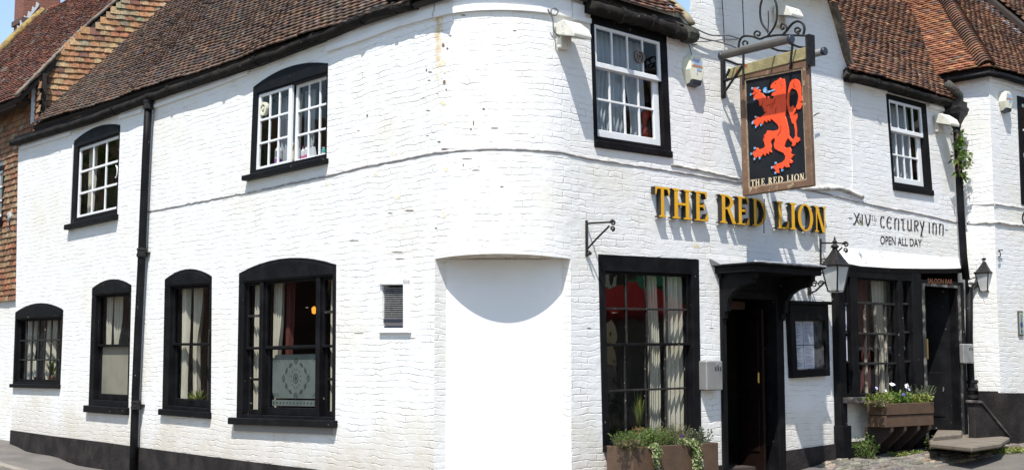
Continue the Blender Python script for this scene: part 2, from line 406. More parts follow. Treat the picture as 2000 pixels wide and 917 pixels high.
# footway strip along the left wall and the sett strip along the front
def band(name, mat, wl, a0, a1, d0, d1, h, na=60):
    mb = MB(); A = lin(a0, a1, na); D = lin(d0, d1, 6); v = []; fl = []; m = len(D)
    for a in A:
        for d in D:
            p = wl.P(a, 0, d); v.append(Vector((p.x, p.y, gh(p.x, p.y) + h)))
    for i in range(len(A)-1):
        for j in range(m-1): fl.append((i*m+j, (i+1)*m+j, (i+1)*m+j+1, i*m+j+1))
    mb.add(v, fl)
    for i in range(len(A)-1):      # kerb face
        p, q = v[i*m+m-1], v[(i+1)*m+m-1]; mb.add([p, q, q - UP*.2, p - UP*.2], [(0,1,2,3)])
    o = mb.build(name, mat, recalc=False); tag(o, kind='structure'); return o
band('pavement', PAVE, L, -1.5, 20, -.3, .95, .035)
kb = MB()
a = -1.5
while a < 20:
    ln = .9; p = [L.P(x, 0, d) for x, d in ((a, .95), (a+ln-.012, .95), (a+ln-.012, 1.08), (a, 1.08))]
    lo = [Vector((q.x, q.y, gh(q.x, q.y) - .1)) for q in p]; hi = [Vector((q.x, q.y, gh(q.x, q.y) + .05)) for q in p]
    kb.box8(lo + hi); a += ln
KERB = simple('kerb_stone', (.27,.24,.2), .9, (.2,.18,.15), 5, .4, .7, bump=.6, bs=30)
tag(kb.build('kerb', KERB, bevel=.012), kind='structure')
SETT = [((.15,.135,.11), 4), ((.20,.18,.145), 2), ((.15,.135,.12), 2), ((.25,.2,.15), 1)]
sb = MB(); d = .06; row = 0
while d < 1.05:
    a = 1.0 + random.uniform(0, .1)
    while a < 12:
        ln = random.uniform(.12, .24); wd = .095
        if not (8.1 < a < 0):
            c = [F.P(a + .008, 0, d + .006), F.P(a+ln-.008, 0, d+.006), F.P(a+ln-.008, 0, d+wd-.006), F.P(a+.008, 0, d+wd-.006)]
            jz = random.uniform(-.008, .012)
            lo = [Vector((q.x, q.y, gh(q.x, q.y) - .05)) for q in c]; cc = sum(c, Vector()) / 4
            hi = [Vector((q.x + (cc.x-q.x)*.12, q.y + (cc.y-q.y)*.12, gh(q.x, q.y) + .02 + jz)) for q in c]
            sb.box8(lo + hi, col=pick(SETT))
        a += ln
    d += .1; row += 1
tag(sb.build('sett_paving', TILE, bevel=.01), kind='structure')

# ================================================================== THE PUB
pub = empty('pub_building', CORNER, 'white painted brick corner inn with rounded upper corner and brown clay tiled roofs', 'pub')
UL1, UF1 = 13.06, 8.56

class Quad:
    """maps local metres (x right as seen, y up, d out) onto a slightly crooked rectangle measured on a wall"""
    def __init__(s, wl, tl, tr, br, bl, d=0):
        s.wl = wl; s.c = [wl.uv(*p, d) for p in (bl, br, tr, tl)]; s.d = d
        (a, b, c, e) = s.c
        s.W = (math.dist(a, b) + math.dist(c, e)) / 2; s.H = (math.dist(a, e) + math.dist(b, c)) / 2
    def __call__(s, x, y, d=0):
        u, v = x / s.W, y / s.H; (a, b, c, e) = s.c
        p = [a[i]*(1-u)*(1-v) + b[i]*u*(1-v) + c[i]*u*v + e[i]*(1-u)*v for i in (0, 1)]
        return s.wl.P(p[0], p[1], s.d + d)
    def flat(s, x, y):
        u, v = x / s.W, y / s.H; (a, b, c, e) = s.c
        return tuple(a[i]*(1-u)*(1-v) + b[i]*u*(1-v) + c[i]*u*v + e[i]*(1-u)*v for i in (0, 1))

def archpts(W, H, rise, n=9, peak=.5):
    out = []
    for i in range(n + 1):
        x = W * i / n; k = 1 - ((x / W - .5) / .5) ** 2
        out.append((x, H + rise * k))
    return out
def curtain(f, x0, x1, y0, y1, d, mat, label, parent=None, folds=6, gather=None, amp=.03, group=None):
    mb = MB(); nx = folds * 8; ny = 10; v = []; fl = []
    ph = random.uniform(0, 6)
    for i in range(nx + 1):
        s = i / nx
        for j in range(ny + 1):
            t = j / ny; y = y0 + (y1 - y0) * t
            k = 1
            if gather:   # tied back towards side gather[0] at height gather[1]
                kk = math.exp(-((t - gather[1]) / .28) ** 2) if t > gather[1] else 1 - (gather[1]-t) * .5
                k = 1 - gather[2] * kk
            xx = (x0 + (x1 - x0) * s * k) if not gather or gather[0] == 0 else (x1 - (x1 - x0) * (1 - s) * k)
            dd = d + amp * math.sin(s * folds * 2 * math.pi + ph + .6 * math.sin(t * 4 + ph)) + .3 * amp * math.sin(s * folds * 5 + t * 2)
            v.append(f(xx, y, dd))
    for i in range(nx):
        for j in range(ny): fl.append((i*(ny+1)+j, (i+1)*(ny+1)+j, (i+1)*(ny+1)+j+1, i*(ny+1)+j+1))
    mb.add(v, fl); o = mb.build('curtain', mat, smooth=True, recalc=False)
    return tag(o, label, 'curtain', group)

def light_grid(name, f, x0, x1, y0, y1, d, parent, fr=(.04,.04,.04,.04), cols=1, rows=1, mat=None, bar=.018, th=.035, xs=None, ys=None, glass=True, gmat=None, bmat=None):
    """a sash: frame ring, glazing bars and its glass"""
    l, r, tp, bt = fr; mat = mat or BLACK
    xi0, xi1, yi0, yi1 = x0 + l, x1 - r, y0 + bt, y1 - tp
    mb = MB(); mb.ring(f, [(x0,y0),(x1,y0),(x1,y1),(x0,y1)], [(xi0,yi0),(xi1,yi0),(xi1,yi1),(xi0,yi1)], d - th, d)
    s = mb.build('sash', mat, parent, bevel=.004)
    xs = xs if xs is not None else [xi0 + (xi1-xi0)*i/cols for i in range(1, cols)]
    ys = ys if ys is not None else [yi0 + (yi1-yi0)*i/rows for i in range(1, rows)]
    if xs or ys:
        gb = MB()
        for x in xs: gb.box(f, x - bar/2, x + bar/2, yi0 - .003, yi1 + .003, d - th + .006, d - .005)
        for y in ys: gb.box(f, xi0 - .003, xi1 + .003, y - bar/2, y + bar/2, d - th + .003, d - .002)
        gb.build('glazing_bars', bmat or mat, parent, bevel=.003)
    if glass:
        g = MB(); g.add([f(xi0-.005, yi0-.005, d-th*.55), f(xi1+.005, yi0-.005, d-th*.55), f(xi1+.005, yi1+.005, d-th*.55), f(xi0-.005, yi1+.005, d-th*.55)], [(0,1,2,3)])
        g.build('glass_pane', gmat or GLASS, parent, recalc=False)
    return s
HOLES = {'L': [], 'F': []}
def window_frame(key, q, fr, rise=0, d1=.012, d0=-.16, mat=None, sill=None, label=None, headh=None, revealw=True):
    """outer frame with optional segmental head; returns the window part"""
    l, r, tp, bt = fr; W, H = q.W, q.H; mat = mat or BLACK
    top = archpts(W, H, rise) if rise else [(0, H), (W, H)]
    outer = [(W, 0)] + top[::-1] + [(0, 0)]
    mb = MB()
    inner_top = H - tp
    mb.box(q, 0, l, 0, inner_top, d0, d1); mb.box(q, W - r, W, 0, inner_top, d0, d1)
    mb.box(q, l, W - r, 0, bt, d0, d1 - .002)
    head = [(0, inner_top), (W, inner_top)] + top[::-1]
    mb.prism(q, head, d0, d1)
    wdw = mb.build('window', mat, pub if key else None, bevel=.005)
    if label: wdw['label'] = label
    if rise:   # moulded board inside the head
        hb = MB(); hb.prism(q, [(l*.8, inner_top + .02), (W - r*.8, inner_top + .02)] + [(x*(W-l-r)/W + l, y - .035) for x, y in top[::-1]], d1 - .004, d1 + .012)
        hb.build('head_board', mat, wdw, bevel=.004)
    if sill:
        ext, hh, pr = sill; sb = MB(); sb.box(q, -ext, W + ext*.6, -hh, .012, -.02, pr)
        sb.build('sill', mat, wdw, bevel=.008)
    if key:
        m = .012; hole = [q.flat(*p) for p in [(m, m), (W - m, m)] + [(min(max(x, m), W - m), y - m) for x, y in top[::-1]]]
        HOLES[key].append(hole)
    return wdw

# ---- windows on the left street wall (photo-left to photo-right)
# small barred window
q = Quad(L, (31,609), (124,604), (118,752), (26,750))
w1 = window_frame('L', q, (.06,.05,.13,.05), rise=.13, sill=(.03,.05,.06), label='small ground floor window with many narrow upright panes')
light_grid('s', q, .06, q.W-.05, .05, q.H-.13, -.05, w1, fr=(.03,.03,.03,.04), cols=7, rows=3, bar=.028, bmat=BLACKBAR)
curtain(q, .1, .42, .05, q.H-.12, -.2, CURT, 'cream curtain at the left of the small many-paned window', folds=3)
curtain(q, q.W*.45, q.W*.62, .05, q.H-.12, -.2, CURT, 'narrow cream curtain in the middle of the small many-paned window', folds=2)
Q1 = q
# tall sash left of the drainpipe
q = Quad(L, (181,562), (257,556), (251,797), (174,792))
w2 = window_frame('L', q, (.15,.03,.12,.1), rise=.11, sill=(.06,.09,.07), label='tall narrow sash window beside the drainpipe with frosted lower pane')
mr = q.H * .50
light_grid('u', q, .15, q.W-.03, mr, q.H-.12, -.04, w2, fr=(.03,.03,.03,.035))
light_grid('l', q, .15, q.W-.03, .1, mr+.03, -.08, w2, fr=(.06,.03,.03,.09), gmat=FROST2)
curtain(q, .17, .34, mr, q.H-.1, -.2, CURT, 'narrow cream curtain left in the sash window beside the drainpipe', folds=2)
curtain(q, .36, .64, mr-.1, q.H-.1, -.24, CURT, 'gathered cream curtain in the middle of the sash window beside the drainpipe', folds=3, gather=(0,.1,.45))
Q2 = q
# tall sash right of the drainpipe
q = Quad(L, (323,545), (414,539), (412,806), (318,799))
w3 = window_frame('L', q, (.17,.05,.11,.06), rise=.12, sill=(.03,.07,.06), label='tall sash window right of the drainpipe with clear panes')
mr = q.H * .49
light_grid('u', q, .17, q.W-.05, mr, q.H-.11, -.04, w3, fr=(.03,.025,.03,.035))
light_grid('l', q, .17, q.W-.05, .06, mr+.03, -.08, w3, fr=(.05,.025,.03,.1))
curtain(q, .2, .38, .1, q.H-.1, -.17, CURT, 'straight cream curtain at the left of the tall window with the spiky plant', folds=3)
curtain(q, .46, .72, .1, q.H-.1, -.24, CURT, 'tied back cream curtain in the tall window with the spiky plant', folds=4, gather=(0,.45,.6))
Q3 = q
# wide tripartite window with etched centre pane
q = Quad(L, (468,533), (657,516), (655,822), (463,816))
w4 = window_frame('L', q, (.14,.06,.13,.05), rise=.13, sill=(.08,.07,.09), label='wide three-part sash window with etched glass in the middle')
W, H = q.W, q.H
ap = MB(); ap.box(q, -.03, W+.01, -.15, -.07, 0, .03); ap.build('sill_apron', simple('grey_apron', (.25,.24,.22), .8), w4)
m1, m2 = W*.232, W*.81
for m_x in (m1, m2): mb = MB(); mb.box(q, m_x, m_x+.085, .05, H-.13, -.12, .006); mb.build('mullion', BLACK, w4, bevel=.006)
mrr = H*.47
for (a, b_) in ((.14, m1), (m2+.085, W-.06)):
    light_grid('u', q, a, b_, mrr, H-.13, -.03, w4, fr=(.04,.04,.03,.03), rows=2, bar=.03, bmat=BLACKBAR)
    light_grid('l', q, a, b_, .05, mrr+.03, -.07, w4, fr=(.05,.05,.03,.06), rows=2, bar=.03)
light_grid('u', q, m1+.085, m2, mrr, H-.13, -.03, w4, fr=(.03,.03,.03,.035), bmat=BLACKBAR)
light_grid('l', q, m1+.085, m2, .05, mrr+.03, -.07, w4, fr=(.05,.04,.04,.09))
# etched frosted panel in the lower sash
ex0, ex1, ey0, ey1 = m1+.17, m2-.045, .16, mrr-.07
ew, eh = ex1-ex0, ey1-ey0; ecx, ecy = (ex0+ex1)/2, (ey0+ey1)/2 + .02
em = MB(); c_ = .07
em.prism(q, [(ex0+c_,ey0+.09),(ex1-c_,ey0+.09),(ex1,ey0+.09+c_),(ex1,ey1-c_),(ex1-c_,ey1),(ex0+c_,ey1),(ex0,ey1-c_),(ex0,ey0+.09+c_)], -.098, -.0955)
em.prism(q, [(ex0,ey0),(ex1,ey0),(ex1,ey0+.07),(ex0,ey0+.07)], -.098, -.0955)
em.build('etched_panel', FROST, w4)
ETCH = simple('etched_line', (.06,.07,.065), .6); et = MB()
def disc(x, y, r, k=8, rx=1): return [(x + r*rx*math.cos(2*math.pi*i/k), y + r*math.sin(2*math.pi*i/k)) for i in range(k)]
RX = .9
def et_ring(x, y, r, wd, dd=0): et.ring(q, disc(x, y, r, 14), disc(x, y, r-wd, 14), -.0953, -.0940 + dd)
et_ring(ecx, ecy, .06, .014); et.prism(q, disc(ecx, ecy, .03, 8), -.0953, -.0939)
for k in range(12):
    an = 2*math.pi*k/12; rr = .215 if k % 3 == 0 else .19
    x, y = ecx + rr*ew/.75*.9*math.cos(an), ecy + rr*.95*math.sin(an); s_ = .038 if k % 3 == 0 else .024
    et_ring(x, y, s_, .012, .0001*k); et.prism(q, disc(x, y, s_*.4, 6), -.0953, -.0938)
    for j in (-1, 1):
        et.prism(q, disc(x + j*.035*math.sin(an), y - j*.035*math.cos(an), .012, 6), -.0953, -.0937)
    x, y = ecx + .11*math.cos(an+.26), ecy + .11*math.sin(an+.26); et.prism(q, disc(x, y, .011, 6), -.0953, -.0936)
for sx in (-1, 1):
    for sy in (-1, 1):
        for k in range(5):
            et.prism(q, disc(ecx + sx*(ew/2 - .03 - .03*k), ecy + sy*(eh/2-.1 - .0*k) + (.02 if k % 2 else 0), .012, 6), -.0953, -.0935)
for k in range(14): et.prism(q, disc(ex0 + ew*(k+.5)/14, ey0+.035, .017, 6), -.0953, -.094)
et.build('etched_ornament', ETCH, w4)
curtain(q, .17, .36, .05, H-.1, -.16, CURT, 'cream curtain in the left side light of the wide three-part window', folds=3)
curtain(q, m1+.05, m1+.24, .1, H-.1, -.2, CURT, 'cream curtain at the left edge of the wide window behind the etched glass', folds=4, gather=(0,.3,.5))
curtain(q, m1+.19, m1+.31, .1, H-.1, -.28, REDC, 'maroon curtain beside the cream one in the wide window', folds=3, gather=(0,.3,.4))
curtain(q, m2+.09, m2+.2, .05, H-.1, -.16, CURT, 'cream curtain in the right side light of the wide three-part window', folds=2)
Q4 = q
# upper casement by the drainpipe
q = Quad(L, (146,275), (235,244), (229,420), (139,440))
w5 = window_frame('L', q, (.17,.02,.14,.1), rise=.10, sill=(.08,.07,.09), label='upper floor white casement window near the far end of the street wall')
rv = MB(); rv.box(q, -.045, -.002, 0, q.H*.97, .0, .02); rv.build('reveal_strip', WHITEW, w5)
light_grid('c', q, .17, q.W-.02, .09, q.H-.14, -.02, w5, fr=(.05,.03,.045,.05), cols=3, rows=3, mat=WHITEW, bar=.034)
curtain(q, .2, .42, .1, q.H-.12, -.18, CURT, 'cream curtain in the small upper casement near the far end', folds=3)
hk = MB(); hk.tube([q(q.W-.2, q.H*.5+.09*math.cos(a), -.04 - 0.0) + (q(.06*math.sin(a), 0, 0) - q(0, 0, 0)) for a in lin(0, math.pi, 8)], .012); hk.build('casement_stay', WHITEW, w5)
# upper double casement
q = Quad(L, (496,170), (641,124), (638,312), (489,345))
w6 = window_frame('L', q, (.13,.015,.12,.07), rise=.11, sill=(.07,.05,.09), label='upper floor white double casement with bottles on the sill inside')
xm = q.W*.52
light_grid('c', q, .12, xm+.02, .05, q.H-.11, -.005, w6, fr=(.055,.075,.045,.05), cols=3, rows=3, mat=WHITEW, bar=.026)
light_grid('c', q, xm+.03, q.W-.015, .05, q.H-.11, -.06, w6, fr=(.05,.02,.045,.05), cols=3, rows=3, mat=WHITEW, bar=.026)
vt = MB(); vx, vy = .245, q.H-.31
vt.ring(q, disc(vx, vy, .085, 16), disc(vx, vy, .055, 16), -.05, .0); vt.prism(q, disc(vx, vy, .02, 8), -.05, .002)
for k in range(6): vt.prism(q, [(vx+.0*1, vy), (vx+.055*math.cos(k*1.047), vy+.055*math.sin(k*1.047)), (vx+.055*math.cos(k*1.047+.3), vy+.055*math.sin(k*1.047+.3))], -.03, -.012 + k*.0004)
vt.build('window_ventilator', PLASTC, w6)
for x0_ in (.18, .42, .82): curtain(q, x0_, x0_+.22, .1, q.H-.14, -.3, NET, {.18:'dim grey curtain at the left in the upper double casement',.42:'dim grey curtain behind the bottle in the upper double casement',.82:'dim grey curtain in the right leaf of the upper double casement'}[x0_], folds=3)
Q6 = q
# ---- front wall
def rope_vent(q, x, y, d, parent):
    mb = MB(); mb.ring(q, disc(x, y, .075, 16), disc(x, y, .05, 16), d-.01, d+.02); mb.ring(q, disc(x, y, .035, 12), disc(x, y, .018, 12), d-.01, d+.016)
    mb.build('pane_ventilator', simple('brown_plastic', (.16,.13,.11), .5), parent)
def upper_sash(quad, label, fr, cols):
    q = Quad(F, *quad); W, H = q.W, q.H
    wd = window_frame('F', q, fr, d1=.008, sill=(.0,.06,.032), label=label)
    l, r, tp, bt = fr; iw = W - l - r; mr = bt + (H-tp-bt)*.62
    light_grid('u', q, l, W-r, mr, H-tp, .0, wd, fr=(.03,.035,.035,.055), cols=cols, mat=WHITEW, bar=.022)
    light_grid('l', q, l+.01, W-r-.0, bt, mr+.05, -.05, wd, fr=(.03,.09,.05,.085), cols=cols, rows=2, mat=WHITEW, bar=.022)
    return q, wd, mr
q, w7, mr = upper_sash(((1152,19), (1301,62), (1311,298), (1160,276)), 'large upper floor white sash window in a wide black frame', (.055,.11,.14,.06), 4)
rope_vent(q, .055+.67*(q.W-.165), mr+.22, -.01, w7)
for i_, lb in enumerate(('left', 'middle', 'right')):
    a_ = .07 + i_*.3; curtain(q, a_, a_+.31, .08, q.H-.15, -.16 - .02*i_, NET, 'pale net curtain at the %s of the large upper sash window by the floodlight' % lb, folds=5 - i_, amp=.022, gather=(0 if i_ < 2 else 1, .2, .22))
Q7 = q
q, w8, mr = upper_sash(((1730,182), (1808,203), (1821,374), (1743,362)), 'narrow upper floor white sash window left of the ivy pipe', (.05,.12,.07,.05), 4)
curtain(q, .07, .4, .06, q.H-.08, -.16, NET, 'pale net curtain left in the narrow upper sash window', folds=5, amp=.02)
curtain(q, .42, .75, .06, q.H-.08, -.18, NET, 'pale net curtain right in the narrow upper sash window', folds=5, amp=.02)
Q8 = q
# big ground floor window
q = Quad(F, (1168,496), (1364,506), (1369,858), (1177,872))
w9 = window_frame('F', q, (.09,.12,.17,.05), sill=(.0,.05,.05), label='big sixteen-pane ground floor window in a black frame')
W, H = q.W, q.H; ml = H*.52
light_grid('u', q, .09, W-.12, ml, H-.17, -.03, w9, fr=(.03,.04,.03,.03), cols=4, rows=2, bar=.022, bmat=BLACKBAR)
light_grid('l', q, .09, W-.12, .05, ml+.03, -.07, w9, fr=(.03,.04,.03,.05), cols=4, rows=2, bar=.022, bmat=BLACKBAR)
curtain(q, W*.56, W*.70, .06, H-.15, -.2, CURT, 'cream curtain left of the pair in the big ground floor window', folds=4, gather=(1,.55,.3))
curtain(q, W*.74, W*.92, .06, H-.15, -.16, CURT, 'cream curtain at the right edge of the big ground floor window', folds=4)
Q9 = q

# ---- wall shells
def wallmesh(mb, wl, outer, holes, flip, ref=.2):
    loops = [[Vector((a, b, 0)) for a, b in outer]] + [[Vector((a, b, 0)) for a, b in h] for h in holes]
    flat = [p for lp in loops for p in lp]
    tris = tessellate_polygon(loops)
    sg = -1 if flip else 1
    n_ = wl.n
    fixed = []
    for t in tris:
        A, B_, C_ = [wl.P(flat[i].x, flat[i].y) for i in t]
        fixed.append(tuple(t) if (B_-A).cross(C_-A).dot(n_) > 0 else tuple(reversed(t)))
    mb.add([wl.P(p.x, p.y) for p in flat], fixed, uvs=[(sg*p.x, p.y) for p in flat])
    for h in holes:
        for i in range(len(h)):
            p, q_ = h[i-1], h[i]
            mb.add([wl.P(*p), wl.P(*q_), wl.P(*q_, -ref), wl.P(*p, -ref)], [(0,1,2,3)], uvs=[(sg*p[0], p[1]), (sg*q_[0], q_[1]), (sg*q_[0]+.1, q_[1]), (sg*p[0]+.1, p[1])])
NA, NB, NZ = .905, 1.05, 2.59      # niche edges on the two walls and its head height
door1 = [F.uv(1412,575), F.uv(1517,577), (4.33,-.3), (3.40,-.3)]
HOLES['F'].append([(3.40,-.25), (4.36,-.25), (4.36,2.3), (3.40,2.3)])
HOLES['L'].append([L.uv(747,640), L.uv(793,640), L.uv(793,556), L.uv(746,556)])  # vent recess
BAY = (5.56, 8.47, 2.82)
mb = MB()
wallmesh(mb, L, [(NA,-.6), (UL1-.17,-.6), (UL1-.15,2.5), (UL1,5.0), (UL1,5.36), (8,5.36), (4,5.42), (NA,5.5)], HOLES['L'], True)
GZ = [(NB,-.6), (BAY[0],-.6), (BAY[0],BAY[2]), (UF1,BAY[2]), (UF1,5.22), (5.96,5.25), (5.52,6.08), (5.45,6.3), (3.0,6.3), (2.9,5.45), (NB,5.45)]
wallmesh(mb, F, GZ, HOLES['F'], False)
# rounded upper corner
NC = 28
def arcp(t, z, off=0):
    th = t * math.pi / 2
    p = CORNER + uL * (NA * (1 - math.sin(th))) + uF * (NB * (1 - math.cos(th)))
    n = (nL * math.cos(th) + nF * math.sin(th)).normalized()
    return Vector((p.x, p.y, z)) + n * off
arc_len = 1.53
zs = lin(NZ, 5.6, 12)
for i in range(NC):
    t0, t1 = i/NC, (i+1)/NC
    for j in range(len(zs)-1):
        z00, z01 = zs[j], zs[j+1]
        def zb(t, z): return z + (.03*math.sin(t*math.pi) if z == NZ else 0)
        mb.add([arcp(t0, zb(t0,z00)), arcp(t1, zb(t1,z00)), arcp(t1, z01), arcp(t0, z01)], [(0,1,2,3)], uvs=[(-NA + t0*arc_len, z00), (-NA + t1*arc_len, z00), (-NA + t1*arc_len, z01), (-NA + t0*arc_len, z01)])
o = mb.build('wall', WALL, pub, recalc=False)
me = o.data    # smooth shading only round the curve
for p in me.polygons:
    nrm = p.normal
    if abs(nrm.z) < .05 and abs(nrm.dot(nF)) < .999 and abs(nrm.dot(nL)) < .999 and p.area > .005: p.use_smooth = True
bm = bmesh.new(); bm.from_mesh(me); bmesh.ops.remove_doubles(bm, verts=bm.verts, dist=.0008); bm.to_mesh(me); bm.free()
# niche: two short brick returns, smooth rendered panel, soffit
P1 = L.P(NA, 0); P2 = P1 + uF * .15; P4 = F.P(NB, 0); P3 = P4 + uL * .13
def vq(mb, a, b, z0, z1, u0=0):
    ln = (b - a).length
    mb.add([a + UP*z0, b + UP*z0, b + UP*z1, a + UP*z1], [(0,1,2,3)], uvs=[(u0, z0), (u0+ln, z0), (u0+ln, z1), (u0, z1)])
mb = MB(); vq(mb, P1, P2, -.6, NZ+.03, .05); vq(mb, P3, P4, -.6, NZ+.03, .4); mb.build('niche_return', WALLR, pub, recalc=False)
mb = MB(); vq(mb, P2, P3, -.6, NZ+.03); mb.build('niche_panel', PLASTER, pub, recalc=False)
mb = MB(); pts = [arcp(i/NC, NZ + .03*math.sin(i/NC*math.pi)) for i in range(NC+1)] + [P3 + UP*NZ, P2 + UP*NZ]
c0 = (P2 + P3)/2 + UP*(NZ + .02); mb.add([c0] + pts, [(0, i+1, i+2) for i in range(len(pts)-1)] + [(0, len(pts), 1)])
mb.build('corbel_soffit', simple('stained_soffit', (.62,.57,.48), .85, (.45,.38,.28), 8, .4, .6, bump=.4), pub, recalc=False)

# continuous band helper following street wall, curve and front wall
def rail(zL, zF, zC, uL0, uF0, off, n=60, wob=.006, wz=.008):
    pts = []
    for i in range(n+1):
        u = uL0 + (NA - uL0) * i/n; z = zL(u)
        pts.append(L.P(u, z + random.uniform(-wz, wz), off + random.uniform(-wob, wob)))
    for i in range(1, 16): pts.append(arcp(i/16, zC, off + random.uniform(-wob, wob)))
    for i in range(n+1):
        u = NB + (uF0 - NB) * i/n; z = zF(u)
        pts.append(F.P(u, z + random.uniform(-wz, wz), off + random.uniform(-wob, wob)))
    return pts
def interp(tab):
    def f(x):
        if x <= tab[0][0]: return tab[0][1]
        for (a, b), (c, e) in zip(tab, tab[1:]):
            if x <= c: return b + (e-b)*(x-a)/(c-a)
        return tab[-1][1]
    return f
tabL = sorted(L.uv(x, y) for x, y in ((285,414),(400,392),(500,373),(620,348),(720,324),(850,299)))
tabF = sorted(F.uv(x, y) for x, y in ((1115,303),(1165,312),(1310,334),(1450,357),(1560,368),(1640,384),(1700,400),(1800,418),(1880,437)))
mb = MB(); mb.tube(rail(interp(tabL), interp(tabF), 3.675, 7.72, 8.5, .0, wz=.005, wob=.003), .013, 6); mb.build('string_course', WALLR if False else simple('ledge_paint', (.30,.28,.27), .9, (.62,.6,.57), 7, .5, .66, bump=.6), pub, smooth=True)
# broken upper lip of the string course by the sign
mb = MB(); tb2 = sorted(F.uv(x, y) for x, y in ((1310,322),(1380,335),(1445,350),(1450,345)))
f2_ = interp(tb2); mb.tube([F.P(u, f2_(u) + random.uniform(-.004,.004), .008) for u in lin(tb2[0][0], tb2[-1][0], 20)], .014, 6)
f3_ = interp(sorted(F.uv(x, y) for x, y in ((1560,373),(1640,372),(1690,392)))); mb.tube([F.P(u, f3_(u) + .03, .012) for u in lin(4.95, 6.15, 24)], .028, 6)
mb.build('string_course_lip', simple('ledge_paint_broken', (.62,.6,.56), .8, (.3,.28,.25), 9, .45, .62, bump=.8), pub, smooth=True)
# oversailing course (frieze ledge) under the eaves
def ledge(wl, pts, h=.05, pr=.035, name='eaves_ledge'):
    mb = MB(); uvs = [wl.uv(x, y) for x, y in pts]
    for (a, za), (b, zb_) in zip(uvs, uvs[1:]):
        mb.box8([wl.P(a,za-h,0), wl.P(b,zb_-h,0), wl.P(b,zb_-h,pr), wl.P(a,za-h,pr), wl.P(a,za,0), wl.P(b,zb_,0), wl.P(b,zb_,pr), wl.P(a,za,pr)])
        mb.box8([wl.P(a,za-.002,0), wl.P(b,zb_-.002,0), wl.P(b,zb_-.002,pr*.5), wl.P(a,za-.002,pr*.5), wl.P(a,za+.13,0), wl.P(b,zb_+.13,0), wl.P(b,zb_+.13,pr*.5), wl.P(a,za+.13,pr*.5)])
    return mb.build(name, PLASTER, pub)
ledge(L, [(44,287),(90,273),(141,257)]); ledge(L, [(236,226),(280,213)]); ledge(L, [(303,205),(400,171),(488,138)]); ledge(L, [(642,92),(700,73),(780,43),(849,24)], h=.06)
mb = MB()
for i in range(NC):
    t0, t1 = i/NC, (i+1)/NC
    for (za, zb_, pr) in ((5.10, 5.16, .035), (5.158, 5.4, .018)):
        mb.box8([arcp(t0,za,0), arcp(t1,za,0), arcp(t1,za,pr), arcp(t0,za,pr), arcp(t0,zb_,0), arcp(t1,zb_,0), arcp(t1,zb_,pr), arcp(t0,zb_,pr)])
mb.build('eaves_ledge', PLASTER, pub)
ledge(F, [(1117,30),(1151,38)]); ledge(F, [(1664,157),(1700,166),(1729,176)], h=.05); ledge(F, [(1811,203),(1848,213)])

# plinth
mb = MB()
def plinth(wl, pts, d=.03, bot=-.6):
    for (a, za), (b, zb_) in zip(pts, pts[1:]):
        mb.box8([wl.P(a,bot,-.02), wl.P(b,bot,-.02), wl.P(b,bot,d), wl.P(a,bot,d), wl.P(a,za,-.02), wl.P(b,zb_,-.02), wl.P(b,zb_,d-.008), wl.P(a,za,d-.008)])
plinth(L, [(UL1-.17, L.uv(5,837)[1])] + [L.uv(x, y) for x, y in ((100,850),(200,862),(270,872),(400,889),(520,904),(620,916))] + [(NA, .33)])
mb.build('plinth', PLINTH, pub); mb = MB(); plinth(F, [(NB, .33), (3.36, .40)]); mb.build('plinth', PLINTH, pub); mb = MB(); plinth(F, [F.uv(1528,880), F.uv(1641,864)])
mb.build('plinth', PLINTH, pub)

# interior shell: floors, ceilings, partitions
def rect(a0, a1, b0, b1, z):   # a along uL, b along uF
    return [CORNER + uL*a + uF*b + UP*z for a, b in ((a0,b0),(a1,b0),(a1,b1),(a0,b1))]
def slab(name, z0, z1, mat):
    mb = MB(); mb.box8(rect(.95, UL1-.02, .03, UF1-.03, z0) + rect(.95, UL1-.02, .03, UF1-.03, z1)); 
    return mb
zoff = .02
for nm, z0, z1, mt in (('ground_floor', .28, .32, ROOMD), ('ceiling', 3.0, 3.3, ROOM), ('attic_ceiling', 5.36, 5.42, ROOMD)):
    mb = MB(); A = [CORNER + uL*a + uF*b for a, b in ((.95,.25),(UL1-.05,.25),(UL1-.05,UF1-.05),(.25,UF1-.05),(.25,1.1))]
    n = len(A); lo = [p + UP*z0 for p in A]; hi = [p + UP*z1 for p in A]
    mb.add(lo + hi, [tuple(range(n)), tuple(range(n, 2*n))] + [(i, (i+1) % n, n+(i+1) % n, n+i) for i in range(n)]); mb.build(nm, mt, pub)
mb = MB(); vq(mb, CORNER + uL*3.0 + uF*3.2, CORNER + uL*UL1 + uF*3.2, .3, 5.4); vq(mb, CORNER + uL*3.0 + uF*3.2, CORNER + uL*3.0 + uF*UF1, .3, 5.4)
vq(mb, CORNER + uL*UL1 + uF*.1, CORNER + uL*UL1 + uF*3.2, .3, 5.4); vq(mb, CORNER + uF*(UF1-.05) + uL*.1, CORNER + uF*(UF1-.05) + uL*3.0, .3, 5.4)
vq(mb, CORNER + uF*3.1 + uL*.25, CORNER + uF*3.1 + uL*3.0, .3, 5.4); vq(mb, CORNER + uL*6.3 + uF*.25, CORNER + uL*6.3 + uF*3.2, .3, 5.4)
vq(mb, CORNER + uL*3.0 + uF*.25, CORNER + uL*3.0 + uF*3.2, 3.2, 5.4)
mb.build('partition_wall', ROOM, pub, recalc=False)

